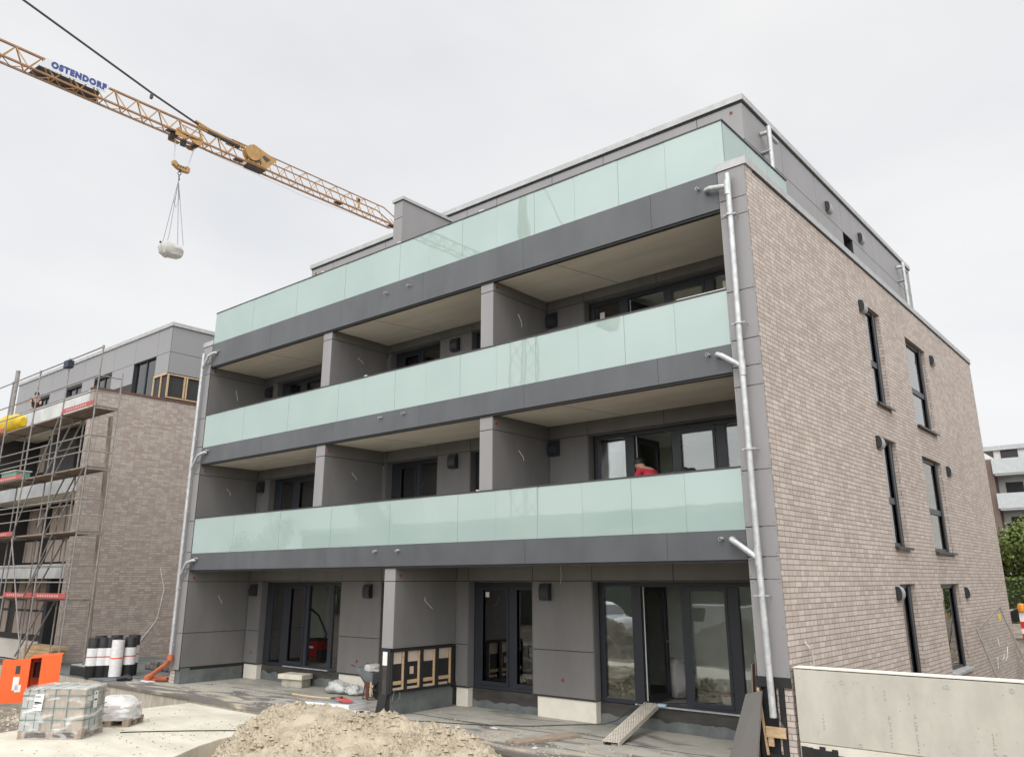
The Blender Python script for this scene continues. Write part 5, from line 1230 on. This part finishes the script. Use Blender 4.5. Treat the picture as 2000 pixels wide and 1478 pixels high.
m.hexa(bl, [(x, y, z+.006) for x, y, z in bl]); m.build('blade', mat('shovel_red', (.50, .10, .09), .5, var=.2, scale=8), SH); m = MB(); m.tube([(-10.25, -.2, .24), (-9.95, -.14, .27)], [.022, .03], 8); m.build('socket', steel_dk, SH)
# small timber and black scrap by the pier
m = MB(); m.hexa([(-9.35, -.52, .001), (-8.95, -.40, .001), (-9.02, -.12, .001), (-9.42, -.24, .001)], [(-9.35, -.52, .09), (-8.95, -.40, .09), (-9.02, -.12, .09), (-9.42, -.24, .09)]); o = m.build('stone_block', conc, loc=(-9.2, -.3, 0), bevel=.008); tag(o, 'small pale block between white box and middle pier', 'block')
m = MB(); m.tube([(-9.0, -.6, .03), (-8.95, -.52, .12), (-8.85, -.47, .12), (-8.8, -.5, .02)], .03, 8); o = m.build('rubber_boot_scrap', rubber, loc=(-8.9, -.5, 0)); tag(o, 'curved black rubber scrap in front of the small pale block', 'scrap')
# boards
BD = Vector((.37, 1.25)).normalized()
for i, (lb_, dx, z, l) in enumerate((('front weathered board of the pair lying right of the sand heap', 0, .002, 1.35), ('rear weathered board of the pair lying right of the sand heap', -.17, .002, 1.45))):
    a = Vector((-4.68+dx, -.62)); b = a+BD*l; s_ = Vector((BD.y, -BD.x))*.075
    m = MB(); m.hexa([(a.x-s_.x, a.y-s_.y, z), (a.x+s_.x, a.y+s_.y, z), (b.x+s_.x, b.y+s_.y, z), (b.x-s_.x, b.y-s_.y, z)], [(a.x-s_.x, a.y-s_.y, z+.05), (a.x+s_.x, a.y+s_.y, z+.05), (b.x+s_.x, b.y+s_.y, z+.05), (b.x-s_.x, b.y-s_.y, z+.05)])
    o = m.build('wooden_board', oldwood, loc=(a.x, a.y, z), bevel=.004); tag(o, lb_, 'board', 'weathered boards on the terrace')
random.seed(31)
for i, (x, y, s_, lb_) in enumerate(((-6.0, .35, .1, 'white paper scrap on the dark sheet right of the sand heap'), (-4.25, -.62, .045, 'small white crumb beside the wooden boards'))):
    m = MB(); m.hexa([(x-s_, y-.03, .006), (x+s_, y-.05, .006), (x+s_*.8, y+.04, .006), (x-s_*.7, y+.05, .006)], [(x-s_, y-.03, .014), (x+s_, y-.05, .02), (x+s_*.8, y+.04, .014), (x-s_*.7, y+.05, .018)]); o = m.build('paper_scrap', white_p, loc=(x, y, 0)); tag(o, lb_, 'scrap')
# perforated access ramp
RP = thing('access_ramp', 'perforated galvanised ramp leading up to the open terrace door', 'ramp', (-3.5, .4, 0))
a0 = Vector((-3.42, .38, .06)); a1 = Vector((-3.62, 2.16, .47)); dR = (a1-a0); LR = dR.length; dR.normalize(); sR = Vector((dR.y, -dR.x, 0)).normalized(); nR = sR.cross(dR).normalized()
if nR.z < 0: nR = -nR
def PR(u, v, w_): return tuple(a0+dR*u+sR*v+nR*w_)
m = MB(); hw = .155
def rb(mb, u0_, u1_, v0, v1, w0, w1): mb.hexa([PR(u0_, v0, w0), PR(u1_, v0, w0), PR(u1_, v1, w0), PR(u0_, v1, w0)], [PR(u0_, v0, w1), PR(u1_, v0, w1), PR(u1_, v1, w1), PR(u0_, v1, w1)])
ramp_m = mat('ramp_metal', (.48, .44, .37), .65, .1, col2=(.60, .56, .49), scale=8)
rb(m, 0, LR, -hw, -hw+.012, -.075, 0); rb(m, 0, LR, hw-.012, hw, -.075, 0); m.build('side_rail', ramp_m, RP)
m = MB(); nr = 34; cell = LR/nr
for i in range(nr):                      # tread with real holes
    u = i*cell; k = 6; vw = (2*hw-.03)/k; v0 = -hw+.0125; sh_ = (vw/2 if i % 2 else 0)
    rb(m, u, u+cell*.42, v0, hw-.0125, -.006, -.001)
    for j in range(k+1):
        v = v0+j*vw+sh_*.9; v2 = min(v+vw*.5, hw-.0125)
        if v < hw-.02: rb(m, u+cell*.42, u+cell, v, v2, -.006, -.001)
    if sh_: rb(m, u+cell*.42, u+cell, v0, v0+.012, -.006, -.001)
m.build('perforated_tread', ramp_m, RP)
m = MB(); rb(m, 0, LR, -hw+.02, hw-.02, -.07, -.065); m.build('ramp_pan', steel_dk, RP)
m = MB(); m.box(-3.44, 2.05, .43, -3.28, 2.12, .475); o = m.build('foam_wedge', mat('pale_blue', (.35, .48, .55), .7), loc=(-3.36, 2.08, .43)); tag(o, 'small pale blue pad on the door threshold beside the ramp', 'pad')
# cables
def cablet(name, lab, pts, r=.008):
    m = MB(); out_ = []
    for i in range(len(pts)-1):
        for t in (0, .34, .67):
            p = Vector(pts[i]).lerp(Vector(pts[i+1]), t); out_.append((p.x+.03*noise.noise((p.x*3, p.y*3, 1)), p.y+.03*noise.noise((p.x*3, p.y*3, 4)), p.z))
    out_.append(pts[-1]); m.tube(out_, r, 6); o = m.build(name, rubber, smooth=True, loc=pts[0]); tag(o, lab, 'cable')
cablet('power_cable', 'black cable crossing the terrace from the middle pier to the ramp door', [(-8.5, -.5, .012), (-7.5, .1, .012), (-6.5, .4, .012), (-5.6, .95, .012), (-4.9, 1.75, .012), (-4.55, 1.95, .03), (-4.2, 1.8, .15), (-3.85, 2.05, .44), (-3.2, 2.6, .44), (-2.6, 3.2, .44)])
cablet('power_cable', 'dark cable running across the pale concrete pad', [(-11.8, -4.0, -.108), (-11.4, -3.55, -.108), (-10.8, -2.95, -.108), (-10.2, -2.45, -.108), (-9.8, -2.45, -.108)], .01)
# loose facade panels leaning at the corner pier
gp = mat('loose_panel', (.085, .078, .072), .5, var=.05)
m = MB(); m.hexa([(-.88, -.58, -.0), (-.44, -.52, 0), (-.42, -.50, 0), (-.86, -.56, 0)], [(-.66, -.13, 1.08), (-.42, -.10, 1.14), (-.41, -.085, 1.14), (-.65, -.115, 1.08)]); o = m.build('facade_panel', gp, loc=(-.75, -.5, 0)); tag(o, 'loose dark grey facade panel leaning on the corner pier in front of the others', 'panel')
for i, (lb_, x, h) in enumerate((('thin brown edge of the taller facade panel propped behind the leaning one', -.60, 1.62), ('thin brown edge of the shorter facade panel propped behind the leaning one', -.67, 1.48))):
    m = MB(); m.hexa([(x-.02, .05, .0), (x, .05, 0), (x, .7, 0), (x-.02, .7, 0)], [(x+.03, .08, h), (x+.05, .08, h), (x+.05, .7, h+.02), (x+.03, .7, h+.02)]); o = m.build('facade_panel', mat('panel_edge', (.16, .125, .10), .6), loc=(x, .4, 0)); tag(o, lb_, 'panel', 'propped facade panels')
# things inside the rooms
VC = thing('drying_machine', 'red building vacuum with a black hose inside the left ground floor room', 'vacuum', (-15.75, 3.5, .42))
m = MB(); m.box(-16.0, 3.25, .52, -15.5, 3.75, 1.0); m.build('housing', mat('machine_red', (.28, .02, .02), .45), VC, bevel=.03)
m = MB(); m.box(-15.98, 3.27, 1.0, -15.52, 3.73, 1.06); m.tube([(-15.5, 3.5, .8), (-15.35, 3.5, 1.2), (-15.7, 3.45, 1.7), (-16.05, 3.4, 1.9), (-16.2, 3.4, 1.84)], .028, 8); m.box(-15.495, 3.3, .45, -15.3, 3.7, .75)
for y in (3.25, 3.7): m.lathe((-15.9, y, .54), [(.02, -.03), (.11, -.03), (.11, .03), (.02, .03)], 16, 'y')
m.build('hose', rubber, VC); m = MB(); m.box(-15.95, 3.244, .80, -15.6, 3.249, .86); m.build('white_print', white_p, VC)
BBM = mat('bag_inside', (.45, .44, .43), .9, var=.08, scale=6, bump=.5, bscale=7)
o = lump('bulk_bag', 'grey bulk bag with a red side standing inside the open right door', -3.85, 3.55, .42, .50, .42, .42, BBM, 2, 'bulk bag')
m = MB(); m.box(-4.32, 3.08, .50, -4.1, 3.10, 1.05); m.build('red_side', red_m, o)
BK = thing('paint_bucket', 'white bucket with a red lid behind the right terrace door glass', 'bucket', (-2.22, 2.55, .42))
m = MB(); m.lathe((-2.22, 2.55, .42), [(.12, 0), (.15, .24)], 20); m.build('pail', white_p, BK, smooth=True); m = MB(); m.lathe((-2.22, 2.55, .66), [(.16, 0), (.165, .03), (.15, .04)], 20); m.build('lid', red_m, BK)
lump('plaster_sacks', 'pale stack of plaster sacks behind the rightmost pane of the left terrace door', -13.0, 2.95, .42, .35, .3, .42, mat('sack_in', (.34, .30, .26), .9, var=.2, scale=6, bump=.6), 11, 'sacks')

# mesh fence panel leaning at the brick side
FN = thing('mesh_fence_panel', 'galvanised mesh fence panel leaning against the far end of the brick side wall', 'fence panel', (.8, 12, 0))
TL, TR_, BL, BR = Vector((.50, 10.05, 1.55)), Vector((.42, 13.6, 1.98)), Vector((1.0, 10.0, -.35)), Vector((.95, 13.6, .05))
m = MB()
for a, b in ((TL, TR_), (TR_, BR), (BR, BL), (BL, TL)): m.tube([a, b], .022, 8)
m.build('tube_frame', tube_m, FN)
m = MB(); n = 24
for i in range(1, n): a = TL.lerp(TR_, i/n); b = BL.lerp(BR, i/n); m.tube([a, b], .0028, 4, False)
for i in range(1, 26): a = TL.lerp(BL, i/26); b = TR_.lerp(BR, i/26); m.tube([a, b], .0028, 4, False)
m.build('wire_mesh', tube_m, FN)
m = MB(); random.seed(12)
for q in range(2):
    p_ = TL.lerp(TR_, random.uniform(.4, .9)).lerp(BL.lerp(BR, .6), random.uniform(.2, .5)); pts = [p_+Vector((.03, 0, 0))]
    for k in range(7): pts.append(pts[-1]+Vector((random.uniform(-.02, .02), random.uniform(-.35, .35), random.uniform(-.25, .15))))
    m.tube(pts, .008, 5)
m.build('tangled_wire', white_wire, FN); m = MB(); m.box(.47, 12.9, 1.66, .50, 13.1, 1.82); m.build('yellow_tag', mat('tag_yellow', (.65, .5, .05), .5), FN)

# ------------------------------------------------------------------ FAR RIGHT BACKGROUND
FB = thing('apartment_building', 'distant white and brown apartment block with pale balconies at the right edge', 'apartment building', (-2, 72, 1))
m = MB(); m.box(-8.6, 67.2, 0, -7.75, 80, 12.6); m.build('brick_wall', mat('far_brick', (.15, .11, .095), .9), FB)
m = MB(); m.box(-7.74, 68.6, 0, 14, 80, 13.5); m.build('wall', mat('far_white', (.50, .50, .48), .9), FB)
m = MB(); m.box(-8.6, 68.4, 13.51, 14.2, 80, 13.9); m.box(-8.6, 67.3, 12.601, -7.75, 68.39, 12.7); m.build('roof', coping_m, FB)
for z in (11.3, 8.4, 5.5, 2.6):
    m = MB(); m.box(-7.6, 66.7, z-.15, 2.5, 68.59, z); m.box(-7.6, 66.62, z, 2.5, 66.7, z+1.25); m.box(-7.7, 66.62, z, -7.6, 68.5, z+1.25); m.build('balcony', mat('far_balcony', (.42, .45, .46), .7, var=.06), FB)
m = MB()
for z in (11.3, 8.4, 5.5, 2.6):
    for x in (-7.2, -5.2, -2.9, 1.2): m.box(x, 68.55, z+.1, x+1.3, 68.6, z+2.3)
m.build('window', dark, FB)
leafm = mat('foliage', (.035, .06, .012), .7, col2=(.15, .19, .035), scale=3.5)
def tree(label, x, y, z, h, r, seed, n=2600, name='broadleaf_tree'):
    random.seed(seed); t = thing(name, label, 'tree', (x, y, z)); m = MB(); m.tube([(x, y, z), (x+.1, y, z+h*.4), (x, y+.1, z+h*.75)], [.22, .16, .06], 9)
    for q in range(6): a = q*1.05; m.tube([(x, y, z+h*(.3+.06*q)), (x+r*.6*math.cos(a), y+r*.6*math.sin(a), z+h*(.5+.06*q))], [.08, .025], 6)
    m.build('trunk', oldwood, t); m = MB(); cl = [(random.gauss(0, .45)*r, random.gauss(0, .45)*r, h*random.uniform(.35, .95), random.uniform(.25, .5)*r) for _ in range(16)]
    for i in range(n):
        cx, cy_, cz, cr_ = random.choice(cl); v = Vector((random.gauss(0, 1), random.gauss(0, 1), random.gauss(0, 1))).normalized()*cr_*random.uniform(.6, 1.05); p = Vector((x+cx, y+cy_, z+cz))+v; s_ = random.uniform(.08, .16)
        a = Vector((random.gauss(0, 1), random.gauss(0, 1), random.gauss(0, 1))).normalized(); b = a.cross(v).normalized() if a.cross(v).length > .01 else Vector((1, 0, 0)); m.face(p+a*s_, p+b*s_*.6, p-a*s_, p-b*s_*.6)
    m.build('crown', leafm, t); return t
tree('yellow green leafy tree above the hedge at the right edge', -2.9, 44, .5, 5.3, 2.3, 3, 9000)
m = MB(); random.seed(5)
for i in range(9000):
    x = random.uniform(-4.2, 6); z = random.uniform(.4, 2.75); y = 37.2+random.choice([0, .9])*1.0 if random.random() < .8 else random.uniform(37.2, 38.1)
    if random.random() < .25: z = 2.7+random.uniform(-.06, .06); y = random.uniform(37.2, 38.1)
    p = Vector((x, y+random.uniform(-.08, .08), z)); a = Vector((random.gauss(0, 1), random.gauss(0, 1), random.gauss(0, 1))).normalized()*.07; b = Vector((random.gauss(0, 1), random.gauss(0, 1), random.gauss(0, 1))).normalized()*.05; m.face(p+a, p+b, p-a, p-b)
hd = thing('hedge', 'clipped dark green hedge below the tree at the right edge', 'hedge', (1, 37.6, .5)); m.build('foliage', leafm, hd)
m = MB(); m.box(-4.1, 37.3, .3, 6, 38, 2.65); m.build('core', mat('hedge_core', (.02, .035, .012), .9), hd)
def car(label, x, y, z, rz, paint, name='parked_car', van=False, cat='car'):
    t = thing(name, label, cat, (x, y, z), rz); W2 = .98 if van else .88
    prof = [(-2.4, .45), (-2.45, .95), (-2.35, 1.2), (-1.75, 1.25), (-1.25, 1.9), (-1.0, 1.98), (2.3, 1.98), (2.45, 1.8), (2.5, .45)] if van else [(-2.2, .35), (-2.25, .7), (-1.9, .88), (-1.1, .95), (-.45, 1.38), (.75, 1.42), (1.6, 1.05), (2.1, .95), (2.2, .4)]
    m = MB(); m.hexa([(a, -W2, b) for a, b in prof], [(a, W2, b) for a, b in prof]); m.build('body', paint, t, local=True, bevel=.07)
    gl = [(-1.6, 1.3), (-1.2, 1.82), (-.35, 1.82), (-.35, 1.3)] if van else [(-.95, .97), (-.42, 1.32), (.7, 1.34), (1.35, 1.03)]
    m = MB()
    for s_ in (-1, 1): m.hexa([(a, s_*(W2+.002), b) for a, b in gl], [(a, s_*(W2+.01), b) for a, b in gl])
    m.build('side_window', mat('car_glass', (.01, .012, .014), .08), t, local=True)
    m = MB(); (a, b), (c, d) = (prof[3], prof[4]); k_ = .06
    m.hexa([(a+k_, -W2+.12, b+.10*(1)), (a+k_, W2-.12, b+.10), (c-.02, W2-.16, d-.06), (c-.02, -W2+.16, d-.06)], [(a+k_-.05, -W2+.12, b+.12), (a+k_-.05, W2-.12, b+.12), (c-.07, W2-.16, d-.04), (c-.07, -W2+.16, d-.04)]); m.build('windscreen', MATS['car_glass'], t, local=True)
    wx = (-1.55, 1.55) if van else (-1.4, 1.35)
    for x_ in wx:
        for s_ in (-1, 1):
            m = MB(); m.lathe((x_, s_*(W2-.06), .32), [(.2, -.1), (.32, -.09), (.33, 0), (.32, .09), (.2, .1)], 20, 'y'); wo = m.build('wheel', rubber, t, local=True, smooth=True)
            m = MB(); m.lathe((x_, s_*(W2-.06), .32), [(.03, -.095), (.2, -.09), (.2, .09), (.03, .095)], 12, 'y'); m.build('rim', galv, wo, local=True)
    for s_ in (-1, 1):
        m = MB(); m.box(-2.47 if van else -2.27, s_*.55, .78 if van else .62, -2.3 if van else -2.1, s_*.8, .95 if van else .76); m.build('headlight', mat('lamp_glass', (.6, .6, .6), .1), t, local=True)
    return t
car('black parked car in front of the hedge at the right edge', .9, 25.8, height(.9, 25.8)-.02, R(5), mat('black_paint', (.012, .012, .014), .2, coat=.6))
BR_ = thing('warning_barrier', 'red and white striped barrier with an orange lamp at the right edge', 'barrier', (.35, 17.6, .2))
m = MB(); m.box(.22, 17.55, .75, 1.2, 17.58, 1.72); bb = m.build('board', white_p, BR_); m = MB()
for q in range(4): m.hexa([(.22+.25*q, 17.545, .75), (.345+.25*q, 17.545, .75), (.345+.25*q, 17.545, 1.1), (.22+.25*q, 17.545, 1.1)], [(.22+.25*q, 17.549, .75), (.345+.25*q, 17.549, .75), (.345+.25*q, 17.549, 1.1), (.22+.25*q, 17.549, 1.1)])
m.box(.22, 17.545, 1.25, 1.2, 17.549, 1.45); m.build('red_stripe', mat('sign_red', (.55, .02, .02), .4), bb)
m = MB(); m.lathe((.32, 17.56, 1.73), [(.05, 0), (.11, .02), (.12, .12), (.10, .22), (.04, .25)], 16); m.build('lamp', mat('amber_lens', (.75, .25, .01), .2), BR_, smooth=True)
m = MB(); m.box(.25, 17.4, -.3, .31, 17.7, .75); m.box(1.1, 17.4, -.3, 1.16, 17.7, .75); m.build('foot', steel_dk, BR_)

# ------------------------------------------------------------------ OPPOSITE SIDE (seen only mirrored in glass)
def mound(lab, cx, cy_, rx, ry, h, seed):
    def fn(x, y):
        d = ((x-cx)/rx)**2+((y-cy_)/ry)**2; return -.75+(h+.75)*math.exp(-d*1.3)+.3*noise.noise((x*1.2, y*1.2, seed))+.22*abs(noise.noise((x*3.2, y*3.2, seed)))+.1*noise.noise((x*9, y*9, seed))
    m = heap_mesh(cx-rx*1.8, cx+rx*1.8, cy_-ry*1.8, cy_+ry*1.8, .11, fn, seed); o = m.build('earth_mound', mat('dark_earth', (.06, .05, .038), .95, col2=(.19, .16, .12), scale=2.5, bump=.9, bscale=9), smooth=True, loc=(cx, cy_, 0)); tag(o, lab, 'earth heap')
mound('long brown earth mound opposite the house, mirrored in the right terrace door', -9.8, -14.6, 3.0, 1.6, .95, 3)
mound('second brown earth mound behind the pallets, mirrored in the terrace doors', -17.2, -16.5, 3.2, 1.8, .8, 9)
car('white delivery van parked behind the earth mound, mirrored in the right door', -12.2, -18.6, -.35, R(0), mat('white_paint', (.62, .64, .66), .25, coat=.5), name='delivery_van', van=True, cat='van')
car('white van further along the road, mirrored in the left terrace door', -20.5, -19.8, -.35, R(180), MATS['white_paint'], name='delivery_van', van=True, cat='van')
m = MB(); m.box(-62, -50, -.6, -4, -36, 6.9); o = m.build('site_hall', mat('hall_wall', (.12, .14, .12), .8, var=.12, scale=.3), loc=(-30, -40, -.5)); tag(o, 'long low green grey hall across the road, mirrored in the glass balconies', 'hall')
m = MB(); m.box(-62.2, -50.2, 6.91, -3.8, -35.7, 7.35); m.build('roof_edge', coping_m, o)
m = MB()
for q in range(12): m.box(-60+4.6*q, -35.99, 2.2, -57.2+4.6*q, -35.95, 4.4)
m.build('window', dark, o)
m = MB(); m.box(-26.6, -35.4, 4.2, -20.6, -35.3, 7.2); m.box(-26.4, -35.5, -.6, -26.2, -35.41, 7.2); m.box(-21, -35.5, -.6, -20.8, -35.41, 7.2); bo = m.build('billboard', mat('board_olive', (.10, .12, .08), .8), loc=(-23.6, -35.4, -.6), split=0); tag(bo, 'dark billboard with a white banner across the road, mirrored in the first floor glass', 'billboard')
m = MB(); m.box(-26.2, -35.28, 4.9, -22.2, -35.2, 6.1); bn = m.build('banner', white_p, bo)
text_mesh('SONDER', 1.0, mat('letter_green', (.04, .07, .03), .6), bn, Matrix.Translation((-24.2, -35.19, 5.5)) @ Matrix(((-1, 0, 0, 0), (0, 0, 1, 0), (0, 1, 0, 0), (0, 0, 0, 1))), bold=.02)
m = MB(); m.box(17, 2, -.6, 29, 24, 9.6); o = m.build('apartment_building', brick_far, loc=(23, 13, 0)); tag(o, 'brick neighbour house to the right, mirrored in the side windows', 'apartment building')
m = MB()
for q in range(4):
    for k in range(3): m.box(16.95, 4+5*q, .8+3*k, 16.99, 5.4+5*q, 2.6+3*k)
m.build('window', dark, o)
for i, (x, y, h, lb_) in enumerate(((-39, -25, 9.5, 'tall dark tree across the road mirrored in the first floor glass'), (-47, -22, 8, 'second dark tree across the road left of the tall one'))): tree(lb_, x, y, -.4, h, 2.6, 40+i, 3000)
